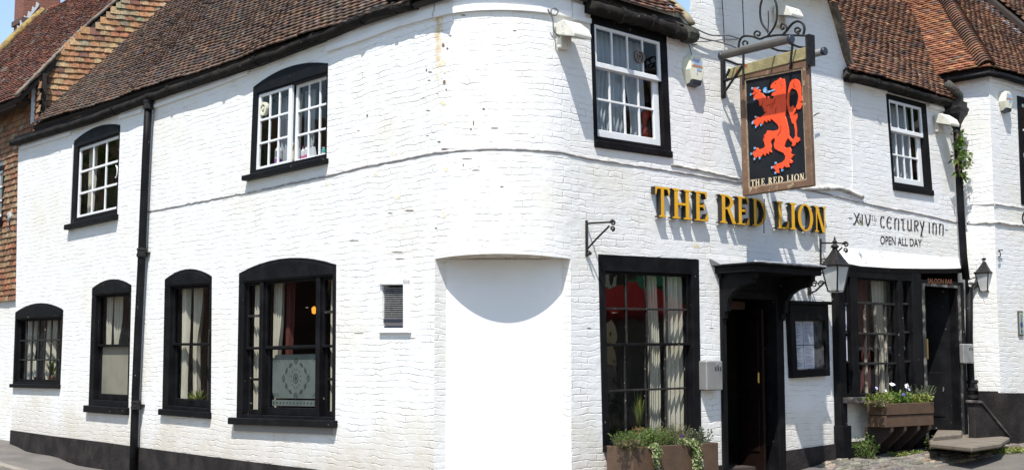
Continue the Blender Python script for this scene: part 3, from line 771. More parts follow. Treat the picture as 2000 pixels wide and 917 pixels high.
# ---- roofs
def roofplane(wl, p1, p2, d, pitch, into):
    a = wl.px(*p1, d); b = wl.px(*p2, d); e1 = (b - a).normalized()
    hz = (into - e1 * into.dot(e1)); hz.z = 0; hz.normalize()
    e2 = (hz * math.cos(R(pitch)) + UP * math.sin(R(pitch))); e2 = (e2 - e1*e2.dot(e1)).normalized()
    n = e1.cross(e2)
    if n.z < 0: n = -n
    return Plane(a, e1, e2, n), (b-a).length
RL, rl = roofplane(L, (62,246), (806,2), .14, 49, -nL)
RL_end = RL.uv(*(0,0)) if False else None
gl = RL.uv(338, 0)
top = 5.2
vg = [RL.uv(40,268), RL.uv(78,235), RL.uv(180,140), RL.uv(338,0)]
slope_k = (vg[3][0]-vg[0][0]) / (vg[3][1]-vg[0][1]+1e-6)
far_top = (vg[3][0] + slope_k*(top - vg[3][1])*0, top)
ae = RL.uv(806, 2)[0] + .55
polyL = [(-.28, -.0), (ae, 0), (ae + 3.2, top), (vg[3][0], top), vg[3], vg[2], vg[1]]
polyL = [(-.05, 0), (ae, 0), (ae - 3.2, top), (1.15, top), (.86, 3.15), (.36, 1.33), (.14, .4)]
tiles('main_roof', pub, RL, polyL, .078, .15, BRN)
RF, rf = roofplane(F, (1160,-9), (1345,46), .13, 47, -nF)
aF0, aF1 = RF.uv(1160,-9)[0] - .4, RF.uv(1345,46)[0]
tiles('front_roof', pub, RF, [(aF0, 0), (aF1, 0), (aF1, 3.0), (aF1 - .3, 3.0)], .07, .15, ORG, curve=lambda a: -.16*max(0, (a-(aF1-.75))/.75)**2*-1)
vgm = MB(); vgm.tube([RF.P(aF1+.02, b + .16*0, .02 + .01*math.sin(b*9)) for b in lin(-.02, 3.4, 30)], .055, 8, flat=.6); vgm.build('verge_mortar', simple('lichen_mortar', (.33,.27,.15), .9, (.2,.17,.12), 9), pub, smooth=True)
# conical roof over the round corner
mb = MB(); apex = CORNER + uL*3.2 + uF*3.2 + UP*8.6; v = []
for i in range(17): v.append(arcp(i/16, 5.5, .14))
v.append(CORNER + uF*2.8 + uL*.4 + UP*5.6); v.insert(0, CORNER + uL*2.4 + uF*.2 + UP*5.6)
mb.add(v + [apex], [(i, i+1, len(v)) for i in range(len(v)-1)]); mb.build('corner_roof', TILE, pub)
# right-hand roof beyond the gable
RR, rr_ = roofplane(F, (1660,140), (1872,196), .13, 48, -nF)
a0r = RR.uv(1660,140)[0]; a1r = RR.uv(1872,196)[0]
gv = [RR.uv(1620,2), RR.uv(1658,136)]
tiles('right_roof', pub, RR, [(a0r - .03, 0), (a1r + .02, 0), (a1r + 1.6, 1.7), (a1r + 1.6, 4.6), (a0r - 1.5, 4.6), (gv[0][0]-.02, gv[0][1])], .066, .15, ORG)
# half hip above the gable, out of sight but casting its shade on the wall
e0, e1_ = F.P(3.12, 6.12, .32), F.P(5.5, 6.12, .32)
mb = MB(); mb.box8([F.P(3.12,6.1,-.02), F.P(5.5,6.1,-.02), F.P(5.5,6.1,.33), F.P(3.12,6.1,.33), F.P(3.12,6.2,-.02), F.P(5.5,6.2,-.02), F.P(5.5,6.2,.33), F.P(3.12,6.2,.33)])
mb.build('gable_fascia', WHITEW, pub)
HP = Plane(e0 + UP*.08, uF, (-nF*.6 + UP*.8).normalized(), (nF*.8 + UP*.6).normalized())
tiles('half_hip_roof', pub, HP, [(-.1, 0), (2.5, 0), (1.6, 1.6), (.8, 1.6)], .1, .166, ORG)
# verge board right of gable
mb = MB()
vp = [F.uv(1617,5), F.uv(1632,55), F.uv(1646,108), F.uv(1659,143)]
for (a, za), (b, zb_) in zip(vp, vp[1:]):
    mb.box8([F.P(a,za,-.3), F.P(a+.06,za,-.3), F.P(a+.06,za,.09), F.P(a,za,.09), F.P(b,zb_,-.3), F.P(b+.06,zb_,-.3), F.P(b+.06,zb_,.09), F.P(b,zb_,.09)])
mb.build('verge_board', simple('verge_timber', (.10,.075,.055), .8, (.3,.24,.16), 9, .5, .7, bump=.5), pub)
# gutters, fascias
GUT = simple('weathered_gutter', (.010,.009,.008), .85, (.03,.026,.022), 5, .4, .65, bump=1, bs=16, c3=(.16,.13,.09), ns3=18, lo3=.68, hi3=.73, spec=.15)
def gutter(wl, pts, d, r=.055, name='gutter', mat=GUT, cast=None):
    mb = MB(); P_ = []
    uv = [wl.uv(x, y, d) for x, y in pts]
    for (a, za), (b, zb_) in zip(uv, uv[1:]):
        for k in lin(0, 1, 6)[:-1]: P_.append(wl.P(a+(b-a)*k, za+(zb_-za)*k + random.uniform(-.011,.011), d + random.uniform(-.008,.008)))
    P_.append(wl.P(*uv[-1], d)); mb.tube(P_, r, 10)
    o = mb.build(name, mat, pub, smooth=True)
    mb = MB()   # fascia behind
    for (a, za), (b, zb_) in zip(uv, uv[1:]):
        mb.box8([wl.P(a,za-.045,0), wl.P(b,zb_-.045,0), wl.P(b,zb_-.045,d-.03), wl.P(a,za-.045,d-.03), wl.P(a,za+.11,0), wl.P(b,zb_+.11,0), wl.P(b,zb_+.11,d-.03), wl.P(a,za+.11,d-.03)])
    mb.build('fascia', BLACK, pub)
    total = len(P_)
    for i in range(4, total-1, 5):
        c = P_[i]; t = (P_[i+1]-P_[i]).normalized(); mb = MB(); mb.lathe(c - t*.03, [(r*1.18,0),(r*1.22,.02),(r*1.22,.045),(r*1.18,.06)], 10, t); mb.build('gutter_joint', GUT, o)
    return o
gutter(L, [(24,279),(160,238),(290,190),(420,146),(501,119),(640,65),(740,22),(806,8)], .1)
mb = MB(); mb.tube([L.P(1.6,5.44,.1)] + [L.P(u, 5.44, .1) for u in (1.3,1.1)] + [arcp(i/16, 5.44, .1) for i in range(17)] + [F.P(1.3,5.40,.1)], .062, 10); mb.build('gutter', BLACK, pub, smooth=True)
mb = MB()
for i in range(NC):
    t0, t1 = i/NC, (i+1)/NC
    mb.box8([arcp(t0,5.38,0), arcp(t1,5.38,0), arcp(t1,5.38,.07), arcp(t0,5.38,.07), arcp(t0,5.56,0), arcp(t1,5.56,0), arcp(t1,5.56,.07), arcp(t0,5.56,.07)])
mb.build('fascia', BLACK, pub)
gutter(F, [(1152,14),(1240,36),(1300,54),(1347,70)], .1, r=.075)
gutter(F, [(1660,150),(1735,168),(1800,186),(1868,203)], .1, r=.055)
# broken ragged end of the front gutter
mb = MB(); c = F.px(1345,68,.1); mb.lathe(c - uF*.1, [(.05,0),(.1,.03),(.105,.12),(.08,.2),(.05,.22)], 9, uF); mb.build('gutter_end', simple('mossy_black', (.03,.03,.025), .95, (.07,.07,.05), 20, bump=1), pub)

# ---- downpipe on street wall
mb = MB(); pp = [L.px(x, y, .09) for x, y in ((290,203),(285,300),(280,420),(276,520),(270,640),(265,760),(262,850),(260,930))]
mb.tube(pp, .055, 12); dp = mb.build('drainpipe', BLACK, pub, smooth=True)
mb = MB()
for x, y in ((290,206),(277,494),(266,791)):
    c = L.px(x, y, .09); mb.lathe(c - UP*.06, [(.06,0),(.075,.01),(.075,.05),(.066,.055),(.066,.1),(.075,.105),(.07,.13)], 12); mb.build('pipe_collar', IRON, dp); mb = MB()
mb = MB(); c = L.px(290,206,.09)
mb.tube([c, c + UP*.1 + nL*.02, c + UP*.16 + nL*.0], .05, 8); mb.build('pipe_neck', BLACK, dp, smooth=True); mb = MB()
for x, y in ((277,494),(266,791)):
    c = L.px(x, y, .09); mb.box(lambda a,b,e,c=c: c + uL*a + UP*b + nL*e, -.09, .09, -.015, .015, -.1, -.04); mb.build('pipe_bracket', IRON, dp); mb = MB()
# ---- downpipe with hopper at right end
mb = MB(); pp = [F.px(x, y, .12) for x, y in ((1868,240),(1871,300),(1876,400),(1882,500),(1887,545))]
mb.tube(pp, .05, 12); pp2 = [F.px(x, y, .09) for x, y in ((1893,560),(1893,660),(1897,760),(1899,790))]
mb.tube(pp2, .05, 12); dp2 = mb.build('drainpipe', BLACK, pub, smooth=True)
mb = MB(); c = F.px(1867,228,.12); mb.lathe(c - UP*.17, [(.05,0),(.07,.02),(.075,.06),(.13,.16),(.17,.2),(.175,.24),(.19,.25),(.19,.29),(.165,.3),(.165,.36),(.18,.37)], 4); mb.build('rain_hopper', IRON, dp2, bevel=.008)
mb = MB(); c = F.px(1870,215,.12); mb.tube([c, c + UP*.08 + uF*.06, c+UP*.2 + uF*.02 + nF*.02, c + UP*.26 - uF*.12 + nF*.04, c + UP*.34 - uF*.25], .06, 8); mb.build('pipe_bend', simple('mossy_iron', (.05,.045,.04), .8, (.15,.13,.11), 25, .5, .7, bump=1), dp2, smooth=True)
mb = MB()
for x, y in ((1899,745),(1899,760),(1899,775)): mb.lathe(F.px(x, y, .09) - UP*.03, [(.06,0),(.08,.02),(.08,.05),(.06,.06)], 12)
mb.build('pipe_collar', IRON, dp2)

# ---- front door with canopy
FA = F.uv(1406,600)[0]; DB = F.uv(1519,600)[0]
dz = gh(*F.P(3.9,0,.2)[:2])
mb = MB(); mb.box(F.P, 3.345, 3.43, dz-.02, 2.36, -.14, .03); mb.box(F.P, 4.33, 4.46, dz-.02, 2.36, -.14, .03); mb.box(F.P, 3.43, 4.33, 2.27, 2.36, -.14, .028)
dr = mb.build('front_door', BLACK, pub, bevel=.006); dr['label'] = 'dark open doorway under the bracketed canopy'
mb = MB(); mb.box(F.P, 3.35, 3.43, dz-.05, 2.27, -.6, -.14); mb.box(F.P, 4.33, 4.41, dz-.05, 2.27, -.6, -.14); mb.box(F.P, 3.35, 4.41, 2.3, 2.36, -.6, -.14); mb.build('porch_lining', BLACK, dr)
mb = MB(); mb.box(F.P, 3.46, 4.3, 2.17, 2.262, -.5, -.42); mb.build('door_lintel', simple('brown_board', (.09,.05,.035), .7), dr)
mb = MB(); mb.box(F.P, 3.43, 3.93, dz+.05, 2.18, -.58, -.54)
for k in range(2): mb.box(F.P, 3.48+.23*k, 3.66+.23*k, .6, 1.2, -.54, -.53); mb.box(F.P, 3.48+.23*k, 3.66+.23*k, 1.3, 2.05, -.54, -.53)
mb.build('door_leaf', DOORM, dr, bevel=.004)
mb = MB(); lf = Plane(F.P(4.3,0,-.52), (nF*.97 - uF*.24).normalized(), UP, -uF)
mb.box(lf.P, 0, .45, dz+.05, 2.16, -.04, 0); mb.box(lf.P, .06, .38, 1.25, 2.02, 0, .012); mb.box(lf.P, .06, .38, .5, 1.1, 0, .012); ld = mb.build('door_leaf', DOORM, dr, bevel=.004)
mb = MB(); mb.tube([lf.P(.4, 1.3, .03), lf.P(.4, 1.42, .03)], .012, 8); mb.build('handle', BRASS, ld)
mb = MB(); mb.box(F.P, 3.38, 4.4, dz-.3, dz+.06, -.62, .12); mb.build('threshold', STONE, dr, bevel=.01)
mb = MB(); mb.box(F.P, 3.345, 4.46, 2.361, 2.534, -.01, .02); mb.build('frieze_board', BLACK, dr)
# canopy
ca, cb, cz = 3.27, 4.50, 2.535
mb = MB(); mb.box(F.P, ca, cb, cz, cz+.075, 0, .56); mb.box(F.P, ca-.03, cb+.03, cz+.075, cz+.1, 0, .60); can = mb.build('canopy', BLACK, pub, bevel=.006)
mb = MB(); zt = 2.70
mb.box8([F.P(ca-.06,cz+.09,.0), F.P(cb+.0,cz+.09,.0), F.P(cb+.02,cz+.09,.13), F.P(ca-.02,cz+.09,.13), F.P(ca-.1,zt,.0), F.P(cb+.07,zt+.01,.0), F.P(cb+.07,zt+.01,.03), F.P(ca-.1,zt,.03)])
mb.build('lead_apron', LEAD, can, bevel=.004)
mb = MB(); mb.tube([F.P(a, cz+.105+random.uniform(-.004,.004), .60+random.uniform(-.006,.006)) for a in lin(ca-.03, cb+.03, 24)], .012, 6); mb.build('lead_roll', LEAD, can, smooth=True)
# console brackets: curved boards standing out from the wall
def console(u, lab=None):
    pl = Plane(F.P(u,0,0), nF, UP, uF)
    prof = [(0, cz-.002), (.5, cz-.002), (.5, cz-.06), (.46, cz-.075), (.47, cz-.11), (.42, cz-.13)]
    for k in range(1, 8):
        an = R(90) * k/8; prof.append((.42 - .33*math.sin(an) + (.012 if k % 2 else 0), cz-.13 - .26*(1-math.cos(an))))
    prof += [(.10, cz-.42), (.06, cz-.43), (.06, cz-.5), (0, cz-.52)]
    mb = MB(); mb.prism(pl.P, prof, -.035, .035); mb.build('console_bracket', BLACK, can, bevel=.005)
console(3.39); console(4.42)
mb = MB(); mb.box(F.P, ca+.03, cb-.03, cz-.05, cz-.003, .02, .06); mb.build('canopy_bearer', BLACK, can)

# ---- bay window and saloon door: shallow timber front
BD = .07
bq = lambda x, y, d=BD: F.uv(x, y, d)
b0 = bq(1634,600)[0]; b1 = bq(1798,600)[0]; b2 = bq(1880,600)[0]
btop = 2.70; sillz = bq(1660,775)[1]
# white sloping render apron over the joinery
mb = MB()
apz = [(1641,511),(1680,519),(1740,523),(1800,524),(1850,524),(1889,523)]
for (x0,y0),(x1,y1) in zip(apz, apz[1:]):
    a, za = bq(x0,y0,.08); b, zb_ = bq(x1,y1,.08)
    prev = [(za, zb_, .08), (za+.03, zb_+.03, .066), (za+.12, zb_+.12, .03), (2.975, 2.975, .002)]
    for (z0a, z0b, d0_), (z1a, z1b, d1_) in zip(prev, prev[1:]):
        mb.add([F.P(a,z0a,d0_), F.P(b,z0b,d0_), F.P(b,z1b,d1_), F.P(a,z1a,d1_)], [(0,1,2,3)], uvs=[(a,z0a),(b,z0b),(b,z1b),(a,z1a)])
    mb.add([F.P(a,za,.08), F.P(b,zb_,.08), F.P(a,za,-.05), F.P(b,zb_,-.05)], [(0,2,3,1)], uvs=[(a,za),(b,zb_),(a,za),(b,zb_)])
a, za = bq(1641,511,.08); mb.add([F.P(a,za,.08), F.P(a,za+.03,.066), F.P(a,za+.12,.03), F.P(a,2.975,.002), F.P(a,za,-.05)], [(0,1,2,3,4)], uvs=[(a,za)]*5)
mb.build('render_apron', WALL, pub, recalc=False)
mb = MB()   # lead drip / moulded cornice
for (x0,y0),(x1,y1) in zip(apz, apz[1:]):
    a, za = bq(x0,y0,.12); b, zb_ = bq(x1,y1,.12)
    mb.box8([F.P(a,za-.065,-.02), F.P(b,zb_-.065,-.02), F.P(b,zb_-.065,.086), F.P(a,za-.065,.086), F.P(a,za-.005,-.02), F.P(b,zb_-.005,-.02), F.P(b,zb_-.005,.10), F.P(a,za-.005,.10)])
mb.build('bay_cornice', BLACK, pub, bevel=.004)
def post(x0, x1, zb_, zt_, d0=-.1, d1=BD+.01, nm='bay_post'):
    mb = MB(); a, b = bq(x0,620)[0], bq(x1,620)[0]; mb.box(F.P, a, b, zb_, zt_, d0, d1); return mb
gz = gh(*F.P(5.6,0,.1)[:2])
bw = post(1634,1647,gz-.3,2.72,-.1,.1).build('bay_window', BLACK, pub, bevel=.006); bw['label'] = 'shallow shop-like bay window of many panes with undivided top light'
mb = post(1632.5,1650,gz-.3,gz+.42,-.1,.13); mb.build('post_base', BLACK, bw, bevel=.006)
mb = post(1662,1675,sillz,2.70); mb.build('mullion', BLACK, bw, bevel=.005)
mb = post(1754,1763,sillz,2.70); mb.build('mullion', BLACK, bw, bevel=.005)
mb = post(1781,1799,gz-.1,2.70,-.1,.09); mb.build('mullion', BLACK, bw, bevel=.006)
mb = MB(); mb.box(F.P, b0, b1, 2.60, 2.72, -.1, BD+.012); mb.build('head_beam', BLACK, bw)
mb = MB(); mb.box(F.P, b0+.04, b1-.02, sillz-.07, sillz, -.1, BD+.08); mb.build('sill', simple('grey_sill', (.05,.045,.042), .6, (.2,.18,.16), 9, .5, .68), bw, bevel=.006)
def baylight(x0, x1, rows, cols, tops):
    a, b = bq(x0,640)[0], bq(x1,640)[0]
    z0, z1 = sillz, 2.60; ys = [bq((x0+x1)/2, y)[1] for y in rows]
    mb = MB(); fw = .022
    mb.ring(F.P, [(a,z0),(b,z0),(b,z1),(a,z1)], [(a+fw,z0+fw*2),(b-fw,z0+fw*2),(b-fw,z1-fw),(a+fw,z1-fw)], .0, .045); s = mb.build('sash', BLACK, bw, bevel=.004)
    mb = MB()
    for y in ys: mb.box(F.P, a+fw, b-fw, y-.014, y+.014, .004, .05)
    mb.build('transom', BLACKBAR, bw, bevel=.004)
    mb = MB(); segs = [z1] + ys + [z0]
    for k in range(1, len(segs)-1):
        for c in range(1, cols):
            x = a + (b-a)*c/cols; mb.box(F.P, x-.011, x+.011, segs[k+1]+.014, segs[k]-.014, .008, .04)
    if mb.v: mb.build('glazing_bars', simple('bar_cream_edge', (.05,.045,.04), .5, (.45,.4,.32), 7, .5, .64), bw)
    mb = MB(); mb.add([F.P(a,z0,.02), F.P(b,z0,.02), F.P(b,z1,.02), F.P(a,z1,.02)], [(0,1,2,3)]); mb.build('glass_pane', GLASS, bw, recalc=False)
baylight(1647,1662,(593,649,706),1,0); baylight(1675,1754,(592,651,709),4,0); baylight(1763,1781,(593,648,705),1,0)
# wall and plinth below the bay
mb = MB(); a, b = b0+.05, b1
wallmesh(mb, F, [(a, gz-.3), (b, gz-.3), (b, sillz-.05), (a, sillz-.05)], [], False); mb.build('bay_wall', WALLR, pub, recalc=False)
mb = MB(); z0 = F.uv(1690,860)[1]; plinth(F, [(a, z0), (b, z0+.01)], d=.05, bot=gz-.3); mb.build('plinth', PLINTH, pub)
pc = lambda t, x0, x1, y0, y1, d, mat, lb, **k: curtain(F.P, F.uv(x0,640)[0], F.uv(x1,640)[0], F.uv(x0,y1)[1], F.uv(x0,y0)[1], d, mat, lb, **k)
pc(0,1722,1758,540,770,-.16,CURT,'pale curtain right of centre in the bay window', folds=5, gather=(1,.3,.4))
pc(0,1700,1730,540,770,-.24,REDC,'maroon curtain inside the bay window', folds=3, gather=(1,.3,.4))
pc(0,1764,1783,540,770,-.14,simple('olive_curtain', (.3,.27,.12), .9),'olive curtain in the right side light of the bay window', folds=3)
pc(0,1648,1664,540,600,-.14,simple('olive_curtain_b', (.3,.27,.12), .9),'olive curtain in the left side light of the bay window', folds=3)
# saloon bar door
sz = .60; a0_, a1_ = bq(1807,640)[0], bq(1868,640)[0]; lint = bq(1830,557)[1]
mb = MB(); mb.box(F.P, b1, a0_, gz-.1, lint, -.1, .085); mb.box(F.P, a1_, a1_+.2, sz-.2, lint, -.1, .085)
mb.box(F.P, b1, a1_+.2, lint, 2.63, -.1, .085); sdoor = mb.build('saloon_door', BLACK, pub, bevel=.006); sdoor['label'] = 'dark open doorway with lettered fascia at the right end'
mb = MB(); mb.ring(F.P, [(a0_-.08,sz-.1),(a1_+.08,sz-.1),(a1_+.08,lint+.014),(a0_-.08,lint+.014)], [(a0_-.03,sz-.1),(a1_+.03,sz-.1),(a1_+.03,lint-.02),(a0_-.03,lint-.02)], .08, .1); mb.build('architrave', simple('worn_grey_black', (.03,.03,.03), .5, (.2,.19,.17), 12, .5, .66), sdoor)
mb = MB(); mb.box(F.P, a0_-.05, a0_, sz, lint, -.9, -.1); mb.box(F.P, a1_, a1_+.05, sz, lint, -.9, -.1); mb.box(F.P, a0_, a1_, lint, lint+.04, -.9, -.1); mb.box(F.P, a0_-.02, a1_+.02, sz, lint, -.95, -.9); mb.build('porch_lining', DOORM, sdoor)
lf = Plane(F.P(a1_-.01,0,-.02), (-nF*.9 - uF*.43).normalized(), UP, (-uF*.9 + nF*.43).normalized())
mb = MB(); mb.box(lf.P, 0, .72, sz+.02, lint-.02, -.04, 0); mb.box(lf.P, .1, .32, sz+.2, sz+.8, 0, .012); mb.box(lf.P, .4, .62, sz+.2, sz+.8, 0, .012); ld = mb.build('door_leaf', BLACK, sdoor, bevel=.005)
mb = MB(); mb.tube([lf.P(.66, sz+.9, .04), lf.P(.66, sz+1.15, .04)], .013, 8); mb.build('handle', BRASS, ld)
mb = MB(); mb.box(F.P, a0_-.018, a0_+.012, bq(1807,700)[1], bq(1807,661)[1], .085, .1); mb.build('push_plate', BRASS, sdoor)
# right end of the pub, white strip by the door
mb = MB(); wallmesh(mb, F, [(a1_+.2, .2), (UF1+.01, .2), (UF1+.01, 2.83), (a1_+.2, 2.83)], [], False); mb.build('end_wall', WALLR, pub, recalc=False)

def arc_hit(x, y, off=.002):
    best = min(range(401), key=lambda i: abs((lambda p: (p.x*ray(x,y).y - p.y*ray(x,y).x))(arcp(i/400, 0))))
    t = best/400; p = arcp(t, 0); r = ray(x, y); k = p.y/r.y; return t, EYE + r.z*k
bp = MB(); lite = MB()
def patch(mbx, x, y, w_, h_, jag=.35):
    n = 9; w_ *= .6; h_ *= .7
    pts = [(x + w_*math.cos(2*math.pi*i/n)*random.uniform(1-jag,1), y + h_*math.sin(2*math.pi*i/n)*random.uniform(1-jag,1)) for i in range(n)]
    if x < 850: P_ = [L.px(a, b, .0015) for a, b in pts]
    elif x < 1115:
        P_ = []
        for a, b in pts:
            t, z = arc_hit(a, b); P_.append(arcp(t, z, .003))
    else: P_ = [F.px(a, b, .0015) for a, b in pts]
    mbx.add(P_, [tuple(range(n))])
for x, y, w_, h_ in ((866,88,5,7),(874,95,4,4),(868,160,6,7),(872,175,3,3),(833,137,3,6),(840,141,9,2.5),(838,157,7,2),(858,277,7,2.5),(868,291,16,3),(925,240,3,9),(920,252,5,3),(966,250,18,2),(717,226,4,6),(836,216,8,2),(762,416,10,2),(800,411,20,2.5),(835,265,7,1.5),(945,213,5,4),(905,30,9,2),(880,70,6,2),(560,230,6,2),(700,255,5,1.5),(1005,60,8,1.5),(912,310,24,1.6),(930,332,18,1.6),(905,322,3,5),(980,364,8,2),(850,445,8,2),(600,600,6,1.5),(690,470,20,1.6),(775,492,22,2),(780,505,20,2),(700,650,22,1.5),(805,660,16,1.5),(1925,655,16,5),(1912,672,14,3),(1948,520,5,3),(1600,430,4,2),(1580,250,4,3),(1200,610,12,1.5),(1150,640,9,2),(1390,640,8,1.5)):
    patch(bp, x, y, w_, h_)
bp.build('bare_patches', simple('bare_brick', (.15,.10,.07), .95, (.26,.2,.15), 30, .4, .6, bump=1), pub, recalc=False)
for x, y, w_, h_ in ((866,122,10,14),(869,140,7,6),(866,200,12,10),(870,240,10,8),(872,330,9,8),(640,360,9,4),(770,300,14,8),(775,385,16,6),(1040,265,14,6),(735,340,10,6),(865,420,12,10),(1290,378,8,10),(1360,480,14,8)):
    patch(lite, x, y, w_, h_, .5)
lite.build('yellowed_patches', simple('yellowed_paint', (.72,.63,.42), .9, (.79,.76,.68), 14, .4, .6), pub, recalc=False)

# ================================================================== DOOR STEPS AND RIGHT HOUSE
st = empty('door_steps', F.P(8.0,gh(*F.P(8,0,.3)[:2]),.3), 'worn stone doorstep of two slabs in front of the saloon door', 'steps')
def slab_px(pts, z, h, mat, name, par):
    mb = MB(); hi = [at_z(x, y, z) for x, y in pts]; n = len(hi); lo = [p - UP*h for p in hi]
    mb.add(lo + hi, [tuple(range(n)), tuple(range(n, 2*n))] + [(i, (i+1) % n, n+(i+1) % n, n+i) for i in range(n)]); return mb.build(name, mat, par, bevel=.015)
slab_px([(1822,851),(1830,838),(1850,835),(1880,839),(1878,846)], .62, .12, STONE, 'top_slab', st)
slab_px([(1814,855),(1893,843),(1972,853),(1955,864),(1898,872),(1816,864)], .56, .06, STONE, 'landing_slab', st)
slab_px([(1820,858),(1893,845),(1960,856),(1896,869)], .50, .3, simple('step_riser_rubble', (.17,.15,.11), .95, (.1,.1,.06), 9, .4, .6, bump=1, bs=25), 'riser', st)

hs = empty('white_corner_house', F.P(8.9,0,.4), 'white painted brick house stepping forward beyond the right end of the inn', 'house')
HD = .44; HU = 8.60
HF = Plane(CORNER + nF*HD, uF, UP, nF)
HR = Plane(F.P(HU,0,0), nF, UP, -uF)        # return wall facing the inn
lean = .0
mb = MB()
def hq(a, b, u0_, u1_, z0, z1):
    mb.add([a + UP*z0, b + UP*z0, b + UP*z1, a + UP*z1], [(0,1,2,3)], uvs=[(u0_,z0),(u1_,z0),(u1_,z1),(u0_,z1)])
hq(F.P(HU-.05,0,-.6), F.P(HU,0,HD), 0, 1.05, -.5, 5.62)
hwin = [HF.uv(1981,186), (11.0, HF.uv(1981,186)[1]), (11.0, HF.uv(1999,400)[1]), HF.uv(1999,400)]
hwx = (hwin[0][0] + hwin[3][0])/2; hz1, hz0 = hwin[0][1], hwin[3][1]
wallmesh(mb, HF, [(HU,-.5), (13.5,-.5), (13.5,5.6), (HU,5.6)], [[(hwx, hz0), (hwx+.9, hz0), (hwx+.9, hz1), (hwx, hz1)]], False)
mb.build('wall', WALLR, hs, recalc=False)
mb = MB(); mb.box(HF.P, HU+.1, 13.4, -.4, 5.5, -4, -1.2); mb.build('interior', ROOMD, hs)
class Rq:
    def __init__(s, pl, a0, a1, z0, z1): s.pl, s.a0, s.z0, s.W, s.H = pl, a0, z0, a1-a0, z1-z0
    def __call__(s, x, y, d=0): return s.pl.P(s.a0+x, s.z0+y, d)
    def flat(s, x, y): return (s.a0+x, s.z0+y)
q = Rq(HF, hwx, hwx+.9, hz0, hz1)
wh = window_frame(None, q, (.1,.1,.09,.06), d1=.02); wh.parent = hs; wh.matrix_parent_inverse = Matrix.Translation(-Vector(hs.location))
light_grid('u', q, .1, .8, q.H*.45, q.H-.09, -.01, wh, fr=(.04,.04,.04,.05), cols=3, rows=2, mat=WHITEW, bar=.025)
light_grid('l', q, .1, .8, .06, q.H*.45+.04, -.05, wh, fr=(.05,.05,.04,.07), cols=3, rows=2, mat=WHITEW, bar=.025)
# plinth of house
mb = MB(); pz = HF.uv(1960,766)[1]; pzr = HR.uv(1900,765)[1]
mb.box8([F.P(HU-.02,-.4,-.05), F.P(13.4,-.4,-.05), F.P(13.4,-.4,HD+.035), F.P(HU-.035,-.4,HD+.035), F.P(HU-.02,pz,-.05), F.P(13.4,pz-.1,-.05), F.P(13.4,pz-.1,HD+.03), F.P(HU-.03,pz,HD+.03)])
mb.box(F.P, HU-.045, HU-.025, -.4, pz+.02, .0, HD-.02)
mb.build('plinth', PLINTH, hs)
# string courses on the house
mb = MB()
for y0, y1, y2 in ((437,434,441),(400,398,406)):
    r_ = .02 if y0 == 437 else .01
    A = [HR.px(1889, y0, .008), HR.px(1943, y1, .008)]; B = [HF.px(1946, y1, .008), HF.px(2000, y2, .008), HF.P(13, HF.uv(2000,y2)[1]-.0, .008)]
    mb.tube([A[0].lerp(A[1], k) + UP*random.uniform(-.006,.006) for k in lin(0,1,6)] + [B[0].lerp(B[1], k) + UP*random.uniform(-.006,.006) for k in lin(0,1,8)] + [B[2]], r_, 6)
mb.build('string_course', simple('ledge_paint_house', (.66,.65,.62), .8, (.33,.31,.28), 9, .42, .6, bump=.6), hs, smooth=True)
# roofs of the house: eaves of the return, hip, front slope
ez = HR.uv(1931,131, -.0)[1]
corner_e = HR.px(1931,133,.12); hip_dir = None
zc = corner_e.z; dco = (corner_e - CORNER).dot(nF); uco = (corner_e - CORNER).dot(uF)
pitchR = 47
RA = Plane(F.P(uco, zc, dco), -nF, (uF*math.cos(R(pitchR)) + UP*math.sin(R(pitchR))), (-uF*math.sin(R(pitchR)) + UP*math.cos(R(pitchR))))
RB = Plane(F.P(uco, zc, dco), uF, (-nF*math.cos(R(pitchR)) + UP*math.sin(R(pitchR))), (nF*math.sin(R(pitchR)) + UP*math.cos(R(pitchR))))
cp = math.cos(R(pitchR)); TP = 4.6
tiles('side_roof', hs, RA, [(0,0), (3.6,0), (3.6,TP), (TP*cp,TP)], .062, .15, ORG2)
vx0 = RB.uv(1916,0); vx1 = RB.uv(2000,74)
tiles('front_roof', hs, RB, [(0,0), (vx1[0]+2.0, 0), (vx1[0]+.2, vx1[1]-.12), (vx0[0]-.03, vx0[1]), (vx0[0]-.03 + (vx0[0]-vx1[0])*.4, TP), (TP*cp, TP)], .066, .15, ORG)
# further roof beyond the dark gap
mb_o = RB.P(0,0,.14)
RB2 = Plane(mb_o, RB.e1, RB.e2, RB.n)
tiles('upper_roof', hs, RB2, [(vx1[0]+2.2, 0), (vx1[0]+6, 0), (vx1[0]+6, TP), (vx0[0]-.4, TP), (vx0[0]+.15, vx0[1]), (vx1[0]+.3, vx1[1])], .066, .15, ORG)
mb = MB(); mb.tube([RB.P(vx1[0]+1.5, vx1[1]-1.6, .06), RB.P(vx1[0]+.25, vx1[1]-.05, .06), RB.P(vx0[0]+.1, vx0[1], .06), RB.P(vx0[0]-.5, vx0[1]+1, .06)], .07, 6); mb.build('verge_gap_shade', simple('verge_dark', (.03,.022,.018), .9), hs)  # near-black strip put in the roof gap; the gap's shade is in its colour
